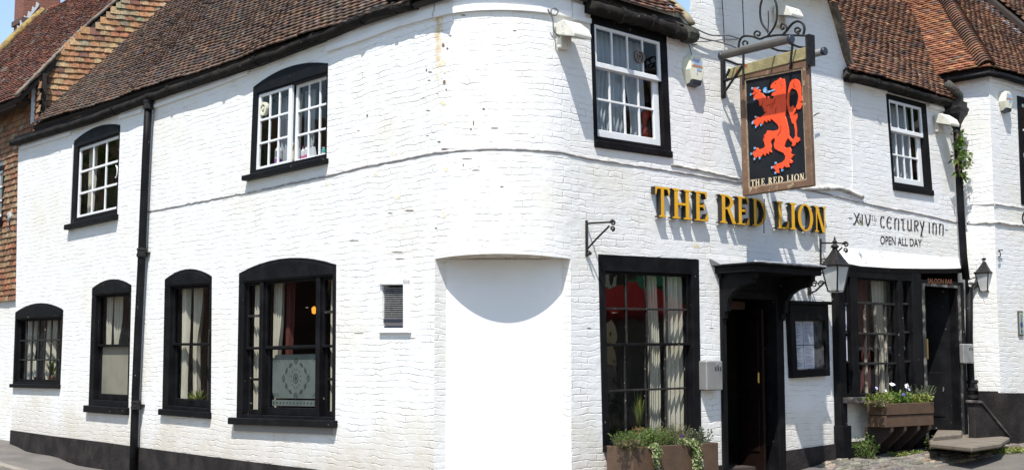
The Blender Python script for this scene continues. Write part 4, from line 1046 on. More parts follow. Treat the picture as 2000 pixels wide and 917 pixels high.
# bonnet hip tiles
mb = MB(); hipd = (-nF + uF) * cp + UP * math.sin(R(pitchR)); hipn = hipd.normalized(); k = 0
while k < 66:
    c = F.P(uco, zc, dco) + hipn*(.06 + k*.078) + UP*.02
    side = hipn.cross(UP).normalized(); upn = side.cross(hipn).normalized(); col = pick(ORG[:3])
    v = []; ln = .13
    for e_, lf_ in ((0, .035), (ln, .0)):
        for an in lin(-1, 1, 6):
            wd = .135 * (1 if e_ == 0 else .75)
            v.append(c + hipn*e_ + side*(wd*an) + upn*(lf_ + .05 - .10*an*an))
    fl = [(i, i+1, 7+i+1, 7+i) for i in range(6)]
    mb.add(v, fl, col=col); v2 = [p - upn*.02 for p in v[:7]]
    mb.add(v[:7] + v2, [(i, 7+i, 7+i+1, i+1) for i in range(6)], col=tuple(x*.6 for x in col))
    k += 1
mb.build('hip_tiles', TILE, hs, recalc=False)
# eaves boards and soffit
mb = MB(); mb.box(F.P, uco+.0, uco+.05, zc-.09, zc-.01, dco-2.2, dco-.01); mb.box(F.P, uco+.05, uco+6, zc-.09, zc-.01, dco-.06, dco-.01); mb.box(F.P, uco+.05, uco+6, zc-.06, zc-.03, dco-2.2, dco-.06); mb.build('eaves_board', BLACK, hs)
mb = MB(); mb.tube([F.P(uco+.02, zc-.07+.0*k, dco-.9*k) for k in (1,0)] + [F.P(uco+.3, zc-.07, dco+.02)] + [F.P(uco+6, zc-.13, dco+.02)], .045, 8); mb.build('gutter', BLACK, hs, smooth=True)
mb = MB(); mb.box(HF.P, HU-.01, HU+.6, 5.42, 5.5, .0, .03); mb.box(HF.P, HU+.6, 13, 5.40, 5.48, .0, .03); mb.build('cornice', PLASTER, hs)
# black sloped flank wall of the steps
mb = MB()
pf = [HF.uv(1903,787,.16), HF.uv(1917,788,.16), HF.uv(1973,856,.16), (HF.uv(1973,856,.16)[0], .0), (HF.uv(1903,787,.16)[0], .0)]
mb.prism(HF.P, pf, .06, .16); fk = tag(mb.build('sloped_flank_wall', PLINTH, None, bevel=.01), 'low black wall with a sloping top beside the stone doorstep', 'wall')
mb = MB(); t_ = [HF.uv(1902,786,.17), HF.uv(1918,787,.17), HF.uv(1975,857,.17)]
for (a, za), (b, zb_) in zip(t_, t_[1:]): mb.box8([HF.P(a,za,.05), HF.P(b,zb_,.05), HF.P(b,zb_,.18), HF.P(a,za,.18), HF.P(a,za+.035,.05), HF.P(b,zb_+.035,.05), HF.P(b,zb_+.035,.18), HF.P(a,za+.035,.18)])
mb.build('coping', simple('worn_coping', (.05,.045,.045), .6, (.2,.18,.17), 8, .45, .7), fk, bevel=.006)

# ================================================================== TILE-HUNG HOUSE ON THE LEFT
th = empty('tile_hung_house', L.P(14,.1,-.3), 'orange tile-hung house with steep roof and brick chimney at the far left', 'house')
GD = -.28
GE = (-nL*2.3 - uL*.78).normalized(); GN = Vector((-GE.y, GE.x, 0)); GN = GN if GN.dot(uL) < 0 else -GN
GP = Plane(L.P(UL1+.06,0,0), GE, UP, GN)     # gable plane facing us; a = distance back from the wall plane
TF = Plane(CORNER + nL*GD, uL, UP, nL)
mb = MB(); vq(mb, TF.P(UL1-.2,0), TF.P(20,0), -.4, 6.6); vq(mb, TF.P(UL1+.08,0), GP.P(5,0,-.02), -.4, 5.0); mb.build('wall', WALLR, th, recalc=False)
thz = TF.uv(10,588)[1]
twn = (TF.uv(14,322), TF.uv(12,430))
wx1 = min(twn[0][0], twn[1][0]) + .02; wz0, wz1 = twn[1][1], twn[0][1]
tiles('front_tile_hanging', th, Plane(TF.P(0,0,.02), uL, UP, nL), [(UL1-.25,thz), (wx1-.06,thz), (20,thz), (20,wz0-.1), (wx1-.0,wz0-.1), (wx1-.0,wz1+.1), (20,wz1+.1), (20,6.6), (UL1-.25,6.6)], .105, .165, SCL, wv=.3, lift=.02)
q = Rq(TF, wx1, wx1+1.0, wz0, wz1)
q.__class__ = Rq
qq = lambda x, y, d=0: TF.P(wx1 + .95 - x, wz0 + y, d)
class Qm:
    W, H = .95, wz1-wz0
    def __call__(s, x, y, d=0): return qq(x, y, d)
    def flat(s, x, y): return (0, 0)
q = Qm()
wt = window_frame(None, q, (.08,.08,.08,.08), d1=.06, d0=-.05, sill=(.03,.1,.12)); wt.parent = th; wt.matrix_parent_inverse = Matrix.Translation(-Vector(th.location))
light_grid('c', q, .08, .87, .08, q.H-.08, .03, wt, fr=(.05,.05,.05,.05), cols=3, rows=3, mat=WHITEW, bar=.03, gmat=FROST)
# gable side, tile hung in broad courses
v1 = [GP.uv(x, y) for x, y in ((69,152),(110,112),(160,62),(230,2))]
sl = (v1[3][1]-v1[2][1])/(v1[3][0]-v1[2][0])
poly = [(.22, 5.0), (.22, v1[0][1]-.05)] + [(a, z-.04) for a, z in v1] + [(v1[3][0]+2, v1[3][1]+2*sl-.04), (6, v1[3][1]+2*sl), (6, 5.0)]
tiles('gable_tile_hanging', th, Plane(GP.o, GP.e1, UP, GN), poly, .105, .17, YEL, wv=.5, lift=.02, thick=.018)
mb = MB(); mb.box(GP.P, .20, .27, GP.uv(62,245)[1], GP.uv(70,166)[1], .0, .06); mb.build('lead_flashing', simple('pale_lead', (.5,.53,.55), .5, (.4,.42,.43), 6), th)
# roof
kick = L.P(UL1+.0, 6.28, .12); e2r = None
pts_v = [(-.12, 6.33)] + [(a, z) for a, z in v1]
slope = math.atan2(v1[3][1]-v1[1][1], (v1[3][0]-v1[1][0])*GE.dot(-nL))
RT = Plane(GP.P(v1[1][0], v1[1][1], .03) , uL, (-nL*math.cos(slope) + UP*math.sin(slope)), (nL*math.sin(slope) + UP*math.cos(slope)))
tl = [RT.uv(0,103), RT.uv(35,74), RT.uv(112,0)]
vr = [RT.uv(*p) for p in ((66,156),(110,111),(160,61),(230,1))]
vk = (vr[3][0]-vr[1][0])/(vr[3][1]-vr[1][1]); vtop = (vr[3][0]+vk*2, vr[3][1]+2); vbot = (vr[0][0], vr[0][1]-.45)
tlk = (tl[2][0]-tl[0][0])/(tl[2][1]-tl[0][1]); tla = (tl[0][0]+tl[1][0]+tl[2][0])/3
tiles('roof', th, RT, [vbot, (tla, vbot[1]), (tla, vtop[1]), vtop, vr[3], vr[2], vr[1], vr[0]], .085, .155, RDB)
mb = MB(); vp_ = [vbot] + vr + [vtop]
mb.tube([RT.P(p[0]+(q_[0]-p[0])*k, p[1]+(q_[1]-p[1])*k, .025) + rv_(.006) for p, q_ in zip(vp_, vp_[1:]) for k in lin(0,1,6)[:-1]], .05, 6, flat=.7); mb.build('verge', simple('verge_mortar', (.20,.17,.13), .9, (.12,.1,.08), 7), th, smooth=True)
mb = MB(); mb.tube([RT.P(tla, b, .05) + UP*.02*math.sin(b*3) for b in lin(vbot[1], vtop[1], 30)], .085, 8); mb.build('lichen_ridge', simple('lichen', (.30,.22,.06), .95, (.17,.10,.06), 9, .45, .6, bump=1), th, smooth=True)
mb = MB(); mb.box(L.P, UL1+.02, 20, 6.1, 6.2, -.3, .02); mb.box(L.P, UL1+.02, 20, 6.02, 6.12, .02, .07); mb.build('eaves_board', simple('dark_brown_timber', (.04,.025,.02), .8), th)
# chimney beyond
cdist = 32.5
def CHP(x, y, off=0):
    r = ray(x, y); k = cdist / r.y; return CAM + r*k
c0_ = CHP(12, 60); c1_ = CHP(40, 60); c2_ = CHP(90, 60)
cu = (CHP(44,60)); ax_l = (uL*1.0); ax_f = uF
ce = Vector((cu.x, cu.y, 0)); ztop = 14.5
wl_ = .95; wf_ = .6
k48 = (CHP(48,0)-CHP(10,0)).length
def cbox(mb, e, z0, z1, g=0):
    p = [ce + nF*g + nL*g, ce + uL*e[0] - nF*0 + uL*g + nL*g, ce + uL*(e[0]+g) + uF*(e[1]+g), ce + nF*g + uF*(e[1]+g)]
    mb.box8([x_ + UP*z0 for x_ in p] + [x_ + UP*z1 for x_ in p])
CHB = brick_paint('chimney_brick', base=(.22,.085,.055), stain=False, rel=.01)
def chimbox(name, e, z0, z1, g, mat, par):
    mb = MB(); p = [ce + nF*g + nL*g, ce + uL*(e[0]) + nL*g + uL*g, ce + uL*(e[0]+g) + uF*(e[1]+g), ce + uF*(e[1]+g) + nF*g]
    for a, b in ((0,1),(1,2),(2,3),(3,0)):
        vq(mb, p[a], p[b], z0, z1)
    if g: mb.add([x_ + UP*z0 for x_ in p] + [x_ + UP*z1 for x_ in p], [(0,1,2,3),(4,5,6,7)])
    return mb.build(name, mat, par, recalc=False)
ch = chimbox('chimney', (wl_*.68, .95), 5.5, ztop, 0, CHB, th)
zband = (EYE + (705-35)/FPX*cdist*1.0)
chimbox('brick_band', (wl_*.68, .95), CHP(30,44).z, CHP(30,34).z, .05, simple('dark_brick_band', (.1,.06,.05), .9), ch)
fk_ = Plane(ce + nF*.02, uF, UP, nF); pj = [fk_.uv(*p) for p in ((34,64),(33,50),(39,52),(39,40),(46,43),(47,31),(53,34),(55,22),(61,25),(63,13),(69,16),(71,4),(76,8),(74,14))]
mb = MB(); mb.prism(fk_.P, pj, 0, .02); fk2 = Plane(ce + nL*.02, uL, UP, nL)
mb.box8([fk2.px(*p) for p in ((8,92),(36,66),(36,66),(8,92))][:2] + [fk2.px(36,66,0,.02), fk2.px(8,92,0,.02), fk2.px(8,86), fk2.px(36,60), fk2.px(36,60,0,.02), fk2.px(8,86,0,.02)])
mb.build('stepped_flashing', simple('white_lead', (.55,.57,.6), .5), ch)

# ================================================================== LETTERING
def ell(cx, cy, rx, ry, n=20, a0=0, a1=360): return [(cx + rx*math.cos(R(a0+(a1-a0)*i/n)), cy + ry*math.sin(R(a0+(a1-a0)*i/n))) for i in range(n + (a1-a0 != 360))]
SER = {
 'T': (.74, [[(.29,.03),(.45,.03),(.45,.95),(.29,.95)], [(0,.93),(.74,.93),(.74,1),(0,1)], [(0,.95),(0,.74),(.05,.74),(.12,.95)], [(.74,.95),(.62,.95),(.69,.74),(.74,.74)], [(.18,0),(.56,0),(.56,.03),(.45,.08),(.29,.08),(.18,.03)]]),
 'H': (.86, [[(.1,.03),(.26,.03),(.26,.97),(.1,.97)], [(.6,.03),(.76,.03),(.76,.97),(.6,.97)], [(.25,.46),(.61,.46),(.61,.54),(.25,.54)], [(0,0),(.36,0),(.36,.03),(.26,.07),(.1,.07),(0,.03)], [(.5,0),(.86,0),(.86,.03),(.76,.07),(.6,.07),(.5,.03)], [(0,1),(0,.97),(.1,.93),(.26,.93),(.36,.97),(.36,1)], [(.5,1),(.5,.97),(.6,.93),(.76,.93),(.86,.97),(.86,1)]]),
 'E': (.66, [[(.1,.03),(.26,.03),(.26,.97),(.1,.97)], [(0,0),(.64,0),(.64,.06),(0,.03)], [(0,1),(0,.97),(.1,.94),(.6,.94),(.6,1)], [(.25,.47),(.46,.47),(.46,.54),(.25,.54)], [(.5,.06),(.66,.0),(.66,.26),(.61,.26)], [(.5,.95),(.57,.76),(.61,.76),(.61,1)], [(.42,.47),(.42,.54),(.47,.64),(.49,.64),(.49,.37),(.47,.37)]]),
 'R': (.78, [[(.1,.03),(.26,.03),(.26,.97),(.1,.97)], [(0,0),(.36,0),(.36,.03),(.26,.07),(.1,.07),(0,.03)], [(0,1),(0,.97),(.1,.94),(.26,.94),(.26,1)], ('ring', ell(.3,.745,.36,.255,14,90,-90), ell(.3,.745,.20,.19,14,90,-90)), [(.24,.935),(.31,.935),(.31,1),(.24,1)], [(.24,.49),(.31,.49),(.31,.555),(.24,.555)], [(.34,.52),(.5,.52),(.76,.04),(.8,.0),(.6,.0)]]),
 'D': (.82, [[(.1,.03),(.26,.03),(.26,.97),(.1,.97)], [(0,0),(.28,0),(.28,.06),(0,.03)], [(0,1),(0,.97),(.28,.94),(.28,1)], ('ring', ell(.27,.5,.55,.5,20,90,-90), ell(.27,.5,.38,.44,20,90,-90))]),
 'L': (.64, [[(.1,.03),(.26,.03),(.26,.97),(.1,.97)], [(0,0),(.62,0),(.62,.06),(0,.03)], [(0,1),(0,.97),(.1,.93),(.26,.93),(.36,.97),(.36,1)], [(.48,.06),(.64,.0),(.64,.28),(.6,.28)]]),
 'I': (.36, [[(.1,.03),(.26,.03),(.26,.97),(.1,.97)], [(0,0),(.36,0),(.36,.03),(.26,.07),(.1,.07),(0,.03)], [(0,1),(0,.97),(.1,.93),(.26,.93),(.36,.97),(.36,1)]]),
 'O': (.86, [('ring', ell(.43,.5,.43,.52,28), ell(.43,.5,.26,.46,28))]),
 'N': (.88, [[(.12,.03),(.2,.03),(.2,.9),(.12,.97)], [(.68,.1),(.76,.1),(.76,.97),(.68,.97)], [(.0,1),(.0,.97),(.1,.93),(.56,0.0),(.76,-.03),(.26,1)], [(.02,0),(.3,0),(.3,.03),(.2,.07),(.12,.07),(.02,.03)], [(.58,1),(.58,.97),(.68,.93),(.76,.93),(.88,.97),(.88,1)]]),
}
def serif(mb, ch, f, d0, d1, front=None, side=None):
    w_, ps = SER[ch]
    for k, p in enumerate(ps):
        dd = d1 + k * .0005 * (1 if d1 > 0 else -1)
        if p[0] == 'ring': mb.ring(lambda x, y, d: f(x / w_, y, d), p[1], p[2], d0, dd, front, side)
        else: mb.prism(lambda x, y, d: f(x / w_, y, d), p, d0, dd, front, side)
wl_name = empty('wall_lettering', F.P(3.8,3.0,0), 'big gold letters with deep black edges spelling THE RED LION on the white wall', 'lettering')
LD = .075
tz = lambda x: F.uv(1279,363,LD)[1] + (F.uv(1613,404,LD)[1]-F.uv(1279,363,LD)[1])*(x-1279)/334
bz = lambda x: F.uv(1289,423,LD)[1] + (F.uv(1614,454,LD)[1]-F.uv(1289,423,LD)[1])*(x-1289)/325
for ch, x0, x1 in (('T',1280,1308),('H',1313,1350.5),('E',1356,1382.5),('R',1406,1437),('E',1439,1463),('D',1469,1496),('L',1517,1540),('I',1542,1555.5),('O',1558,1587.5),('N',1590,1614)):
    a, b = F.uv(x0, 400, LD)[0], F.uv(x1, 400, LD)[0]
    def f(x, y, d, a=a, b=b, x0=x0):
        t, bo = tz(x0), bz(x0); return F.P(a + (b-a)*x, bo + (t-bo)*y, d)
    mb = MB(); serif(mb, ch, f, .012, LD, 0, 1)
    mb.build('letter', [GOLD, LBLACK], wl_name)

# black-letter painted inscription: broad nib strokes
NIB = {
 '-': [[(.05,.5),(.95,.5)]],
 'X': [[(.12,.98),(.3,.8),(.75,.15),(.95,.02)], [(.85,.95),(.55,.55),(.3,.15),(.05,.05)], [(.0,.03),(.3,.03)]],
 'I': [[(.2,.97),(.5,.9),(.5,.1),(.8,.02)]],
 'V': [[(.05,.98),(.2,.9),(.5,.1),(.55,.02)], [(.95,.95),(.95,.6),(.8,.25),(.55,.02)]],
 'T': [[(.0,.85),(.3,.95),(.95,.92)], [(.5,.9),(.48,.15),(.6,.03),(.85,.1)]],
 'H': [[(.15,1.),(.2,.1)], [(.2,.55),(.6,.62),(.85,.45),(.8,.15),(.6,0)]],
 'C': [[(.95,.85),(.7,.95),(.35,.95),(.12,.7),(.1,.35),(.3,.07),(.6,.02),(.95,.15)], [(.7,.97),(.8,.8)]],
 'E': [[(.9,.88),(.6,.98),(.3,.9),(.1,.6),(.12,.3),(.35,.05),(.65,.02),(.95,.15)], [(.15,.52),(.75,.55)], [(.9,.88),(.8,.75)]],
 'N': [[(.05,.95),(.22,.88),(.22,.08),(.35,.0)], [(.22,.75),(.5,.97),(.8,.9),(.88,.6),(.86,.15),(.80,-.04)]],
 'U': [[(.05,.97),(.2,.9),(.2,.2),(.4,.02),(.7,.15)], [(.8,.97),(.8,.12),(.98,.0)]],
 'R': [[(.05,.97),(.2,.9),(.2,.05)], [(.2,.9),(.6,.97),(.85,.8),(.75,.58),(.35,.5)], [(.45,.5),(.75,.1),(.95,.02)]],
 'Y': [[(.05,.97),(.2,.88),(.55,.35)], [(.95,.95),(.8,.6),(.5,.1),(.3,-.3)], [(.3,-.05),(.6,-.25),(.9,-.35)]],
}
ins = empty('painted_inscription', F.P(7,3.1,0), 'black hand-painted lines on the white wall reading XIVth CENTURY INN, OPEN ALL DAY', 'lettering')
line1 = MB()
def nibglyph(mb, ch, cx0, cx1, yt, yb, nib=(7, -7), k=0):
    for si, st_ in enumerate(NIB[ch]):
        pts = []
        for i in range(len(st_)-1):
            for t in lin(0, 1, 3)[:-1]: pts.append((st_[i][0]*(1-t)+st_[i+1][0]*t, st_[i][1]*(1-t)+st_[i+1][1]*t))
        pts.append(st_[-1])
        P_ = [(cx0+(cx1-cx0)*x, yb+(yt-yb)*y) for x, y in pts]
        for i in range(len(P_)-1):
            q4 = [(P_[i][0]-nib[0], P_[i][1]-nib[1]), (P_[i][0]+nib[0], P_[i][1]+nib[1]), (P_[i+1][0]+nib[0], P_[i+1][1]+nib[1]), (P_[i+1][0]-nib[0], P_[i+1][1]-nib[1])]
            d = .0035 + .0004*((i + si*3) % 4) + .0002*si
            mb.add([F.px(1640 + x/9.0909, 390 + y/9.0909, d) for x, y in q4], [(0,1,2,3)])
for ch, x0, x1 in (('-',158,222),('X',240,368),('I',372,430),('V',436,545),('C',722,800),('E',832,925),('N',958,1062),('T',1088,1165),('U',1192,1290),('R',1315,1410),('Y',1420,1500),('I',1572,1612),('N',1638,1728),('N',1755,1850),('-',1872,1922)):
    yt = 225 + (x0-240)*.123; yb = 443 + (x0-240)*.12
    nibglyph(line1, ch, x0, x1, yt, yb, nib=(11.5,6.5))
nibglyph(line1, 'T', 562, 600, 268, 370, nib=(4,2)); nibglyph(line1, 'H', 612, 655, 280, 390, nib=(4,2)); nibglyph(line1, '-', 585, 645, 400, 460, nib=(5,3))
o = line1.build('text_line', PAINTT, ins, recalc=False)
def sans(text, mapf, name, mat, parent, d=.003, bold=0):
    """upright block capitals; mapf takes x, y in 0..1 of the whole line"""
    cu = bpy.data.curves.new('txt', 'FONT'); cu.body = text; cu.size = 1; cu.offset = bold
    ob = bpy.data.objects.new('txt', cu); COL.objects.link(ob); bpy.context.view_layer.update()
    me = bpy.data.meshes.new_from_object(ob.evaluated_get(bpy.context.evaluated_depsgraph_get()))
    bpy.data.objects.remove(ob); 
    xs = [v.co.x for v in me.vertices]; ys = [v.co.y for v in me.vertices]; x0, x1, y0, y1 = min(xs), max(xs), min(ys), max(ys)
    for v in me.vertices: v.co = mapf((v.co.x-x0)/(x1-x0), (v.co.y-y0)/(y1-y0), d)
    me.name = name; me.materials.append(mat)
    o = bpy.data.objects.new(name, me); COL.objects.link(o); o.parent = parent
    if parent.type == 'EMPTY': o.matrix_parent_inverse = Matrix.Translation(-Vector(parent.location))
    return o
def m2(x, y, d):
    X = 722 + (1460-722)*x; yt = 632 + 70*x; yb = 785 + 52*x
    return F.px(1640 + X/9.0909, 390 + (yb + (yt-yb)*y)/9.0909, d)
sans('OPEN ALL DAY', m2, 'text_line', PAINTT, ins, .0035, .012)
def m3(x, y, d):
    px_, py_ = 1812 + 48*x, 552.5 + 2*x - 9.5*y
    a, z = F.uv(px_, py_, .09); return F.P(a, z, .087 + d)
sl_ = sans('SALOON BAR', m3, 'text', SALOON, sdoor, .003, .01)
# partial letter on the house wall
mb = MB(); cpt = HF.uv(2003,427)
mb.ring(HF.P, ell(cpt[0]+.02, cpt[1], .13, .11, 16, 60, 300), ell(cpt[0]+.03, cpt[1], .10, .08, 16, 60, 300), .002, .006)
mb.f = mb.f[:-4]
tag(mb.build('wall_letter', PAINTT), 'black curved letter painted on the house wall at the right edge of the photo', 'lettering')

# ================================================================== HANGING SIGN
SU = F.uv(1410,150)[0]
SP = Plane(F.P(SU,0,0), nF, UP, -uF)     # faces left along the street
sgn = empty('hanging_sign', SP.P(.8, 3.5), 'hanging pub sign with a rampant red lion on black in a wooden frame', 'sign')
tl_, tr_, br_, bl_ = [SP.uv(*p) for p in ((1446,141),(1580,118),(1590,363),(1452,383))]
itl, itr, ibr, ibl = [SP.uv(*p) for p in ((1456,156),(1568,134),(1577,351),(1464,367))]
mb = MB(); mb.ring(SP.P, [bl_, br_, tr_, tl_], [ibl, ibr, itr, itl], -.04, .025); fr_ = mb.build('frame', OAK, sgn, bevel=.01)
mb = MB(); g_ = .018
ins_ = lambda p, c, k: (p[0] + (c[0]-p[0])*k, p[1] + (c[1]-p[1])*k)
cc_ = ((ibl[0]+itr[0])/2, (ibl[1]+itr[1])/2)
mb.ring(SP.P, [ibl, ibr, itr, itl], [ins_(p, cc_, .022) for p in (ibl, ibr, itr, itl)], -.03, .016); mb.build('inner_moulding', simple('inner_moulding', (.4,.33,.24), .5, (.2,.12,.06), 16, .4, .7), sgn)
mb = MB(); mb.prism(SP.P, [ibl, ibr, itr, itl], -.05, .0); mb.build('board', SIGNB, sgn)
lion_parts = MB()
A_ = lambda x, y: (1450 + x/9.171, 140 + y/9.171)
B_ = lambda x, y: (1450 + x/6.114, 230 + y/6.114)
def lp(pts, f, mbx, d0, d1):
    mbx.prism(SP.P, [SP.uv(*f(x, y)) for x, y in pts], d0, d1)
body = [A_(*p) for p in [(512,270),(530,225),(580,180),(640,150),(690,108),(715,138),(762,128),(776,190),(784,300),(783,420),(792,560),(790,690),(775,800)]]
body += [B_(*p) for p in [(530,10),(545,70),(558,130),(566,200),(553,245),(525,290),(508,350),(535,362),(575,350),(592,392),(585,430),(627,443),(600,478),(583,495),(609,522),(600,547),(560,545),(570,588),(530,594),(500,575),(497,600),(478,615),(455,600),(442,612),(446,662),(412,660),(400,625),(372,600),(378,570),(405,572),(410,552),(442,545),(480,530),(512,500),(518,460),(495,422),(440,397),(393,370),(378,320),(393,280),(390,240),(357,268),(345,300),(357,350),(350,380),(360,417),(325,405),(322,440),(298,420),(280,462),(258,432),(235,467),(205,480),(192,462),(170,488),(148,470),(140,452),(128,432),(138,400),(168,398),(163,362),(192,358),(202,380),(240,370),(275,350),(270,310),(254,260),(265,205),(292,185),(300,153),(380,158),(430,145),(440,122),(425,82),(390,50),(365,28),(345,15),(338,48),(308,28),(300,62),(268,35),(250,85),(225,60),(200,95),(178,115),(160,85),(132,70),(138,30),(170,22)]]
body += [A_(*p) for p in [(262,805),(300,800),(318,830),(380,778),(455,712),(400,725),(372,640),(345,600),(320,625),(300,520),(265,505),(225,500),(208,455),(250,395),(205,428),(183,400),(203,368),(240,368),(198,330),(212,288),(255,285),(270,335),(320,318),(336,350),(322,375),(375,395),(422,450),(432,500),(455,505),(452,455),(478,440),(492,490),(560,482),(572,440),(528,432),(540,385),(604,352),(570,312),(512,300)]]
mb = MB(); mb.prism(SP.P, [SP.uv(*p) for p in body], -.004, .014); lion = mb.build('lion', RED, sgn, bevel=.004)
mb = MB()
lp([(835,300),(860,200),(900,150),(960,130),(1010,150),(1042,200),(1062,300),(1066,440),(1104,470),(1084,528),(1035,548),(1078,562),(1088,600),(1052,670),(1000,682),(968,640),(998,560),(1015,450),(1000,380),(970,330),(930,310),(900,300),(870,340),(850,405),(820,400)], A_, mb, -.004, .0135)
lp([(815,395),(852,400),(846,500),(850,620),(878,640),(918,600),(932,655),(978,650),(960,710),(918,795),(988,748),(992,835),(955,930),(900,930),(860,780),(825,680),(800,540)], A_, mb, -.004, .0130)
lp([(570,-10),(657,-10),(645,60),(656,150),(655,228),(688,240),(692,272),(665,302),(648,290),(643,322),(622,343),(594,335),(604,300),(575,272),(548,240),(560,205),(585,240),(610,262),(625,240),(637,215),(635,150),(620,80),(600,30)], B_, mb, -.004, .0125)
mb.build('lion_tail', RED, lion, bevel=.004)
mb = MB(); lp([(604,322),(575,320),(520,342),(462,350),(440,325),(445,282),(410,288),(384,325),(395,368),(432,388),(482,382),(532,360),(582,350)], A_, mb, -.004, .018); mb.build('tongue', BLUE, lion)
mb = MB()
for k, (x, y) in enumerate([A_(188,303), A_(290,297), A_(163,412), A_(225,500), A_(250,812), A_(205,905), B_(130,65), B_(170,112), B_(232,88), B_(155,365), B_(116,432), B_(154,492), B_(217,484), B_(405,543), B_(363,596), B_(405,658), B_(485,628)]):
    a, z = SP.uv(x, y); mb = MB(); mb.prism(SP.P, ell(a, z, .010, .015, 7), -.004, .017 + .0002*k); mb.build('claw', BLUE, lion)
mb = MB()   # mane locks and muscle lines picked out in a darker red
for f_, pts in ((A_, [(375,540),(365,620),(410,700)]), (A_, [(600,480),(585,560),(520,650)]), (A_, [(700,180),(720,260)]), (A_, [(560,560),(500,600),(440,610)]), (A_, [(620,640),(600,760)]), (B_, [(470,90),(465,160),(430,215)]), (B_, [(255,270),(275,210)]), (A_, [(940,200),(925,240),(960,280)])):
    P_ = [SP.P(*SP.uv(*f_(*p)), .0155) for p in pts]; mb.tube(P_, .004, 5)
mb.tube([SP.P(*SP.uv(*A_(600,200)), .015), SP.P(*SP.uv(*A_(612,204)), .015)], .007, 6)
mb.build('painted_lines', simple('dark_red_line', (.35,.03,.012), .6), lion)
def sm(x0, x1):
    def f(x, y, d):
        X = x0 + (x1-x0)*x; yb = 364.5 - (X-1467)*.128; return SP.P(*SP.uv(X, yb - 13.2*y), d)
    return f
for ch, x0, x1 in (('T',1467,1474.5),('H',1475.5,1484),('E',1487,1493.5),('R',1501,1508.5),('E',1510.5,1517.5),('D',1519.5,1529.5),('L',1537,1543.5),('I',1545.5,1550),('O',1551.5,1561),('N',1562.5,1571)):
    mb = MB(); serif(mb, ch, sm(x0, x1), -.002, .004); mb.build('letter', CREAMP, sgn)
# bracket and lamp tubes
mb = MB(); mb.box(F.P, SU-.03, SU+.03, F.uv(1410,192)[1], F.uv(1410,103)[1], 0, .035); mb.build('wall_plate', IRON, sgn, bevel=.005)
z1 = SP.uv(1415,150)[1]; bm1 = SP.uv(1425,143); bm2 = SP.uv(1582,100)
BEAMM = simple('mossy_beam', (.24,.21,.10), .8, (.34,.29,.15), 9, .4, .65, bump=.5, c3=(.3,.08,.03), ns3=12, lo3=.62, hi3=.7)
mb = MB(); mb.box8([SP.P(bm1[0], bm1[1]-.07, -.035), SP.P(bm2[0], bm2[1]-.085, -.035), SP.P(bm2[0], bm2[1]-.085, .035), SP.P(bm1[0], bm1[1]-.07, .035), SP.P(bm1[0], bm1[1]+.045, -.035), SP.P(bm2[0], bm2[1]+.05, -.035), SP.P(bm2[0], bm2[1]+.05, .035), SP.P(bm1[0], bm1[1]+.045, .035)]); mb.build('beam', BEAMM, sgn, bevel=.006)
mb = MB()
for (x0, y0), (x1, y1) in (((1417,152),(1425,135)), ((1412,185),(1450,128)), ((1452,165),(1452,105)), ((1543,135),(1548,85)), ((1577,135),(1575,70))):
    mb.tube([SP.px(x0, y0, .04), SP.px(x1, y1, .04)], .014, 6); mb.build('iron_strap', IRON, sgn); mb = MB()
mb.tube([SP.P(0, z1-.05, .0), SP.P(.3, z1-.02, 0)], .02, 6); mb.build('beam_iron', IRON, sgn); mb = MB()
mb.box(SP.P, bm2[0]-.02, bm2[0]+.03, SP.uv(1577,130)[1], SP.uv(1576,70)[1], -.05, .05)
mb.build('end_plate', IRON, sgn)
LAMPC = simple('lamp_housing', (.10,.09,.075), .5, (.06,.055,.05), 5, .4, .7)
LAMPW = simple('lamp_housing_pale', (.5,.5,.5), .4, (.25,.24,.22), 4, .4, .65)
def tubelamp(p1, p2, r, d, mat, lb):
    a, b = SP.px(*p1, d), SP.px(*p2, d); t = (b-a).normalized()
    m_ = MB(); m_.tube([a, a + t*.02, b - t*.02, b], [r*.8, r, r, r*.85], 12); o = m_.build('lamp_housing', mat, sgn, smooth=False)
    for e in (a + t*.0, b - t*.03):
        m_ = MB(); m_.lathe(e, [(r*1.05,0),(r*1.12,.01),(r*1.12,.035),(r*1.02,.04)], 12, t); m_.build('end_cap', DKPL, o)
tubelamp((1407,110),(1546,76), .045, .30, LAMPC, '')
tubelamp((1478,136),(1611,100), .042, -.24, LAMPW, '')
mb = MB()
for x, y in ((1440,122),(1520,95),(1560,88)):
    c = SP.px(x, y, 0); mb.tube([SP.P(*SP.uv(x, y), .24), SP.P(*SP.uv(x, y+4), 0), SP.P(*SP.uv(x, y), -.22)], .012, 6)
mb.build('lamp_arm', IRON, sgn)
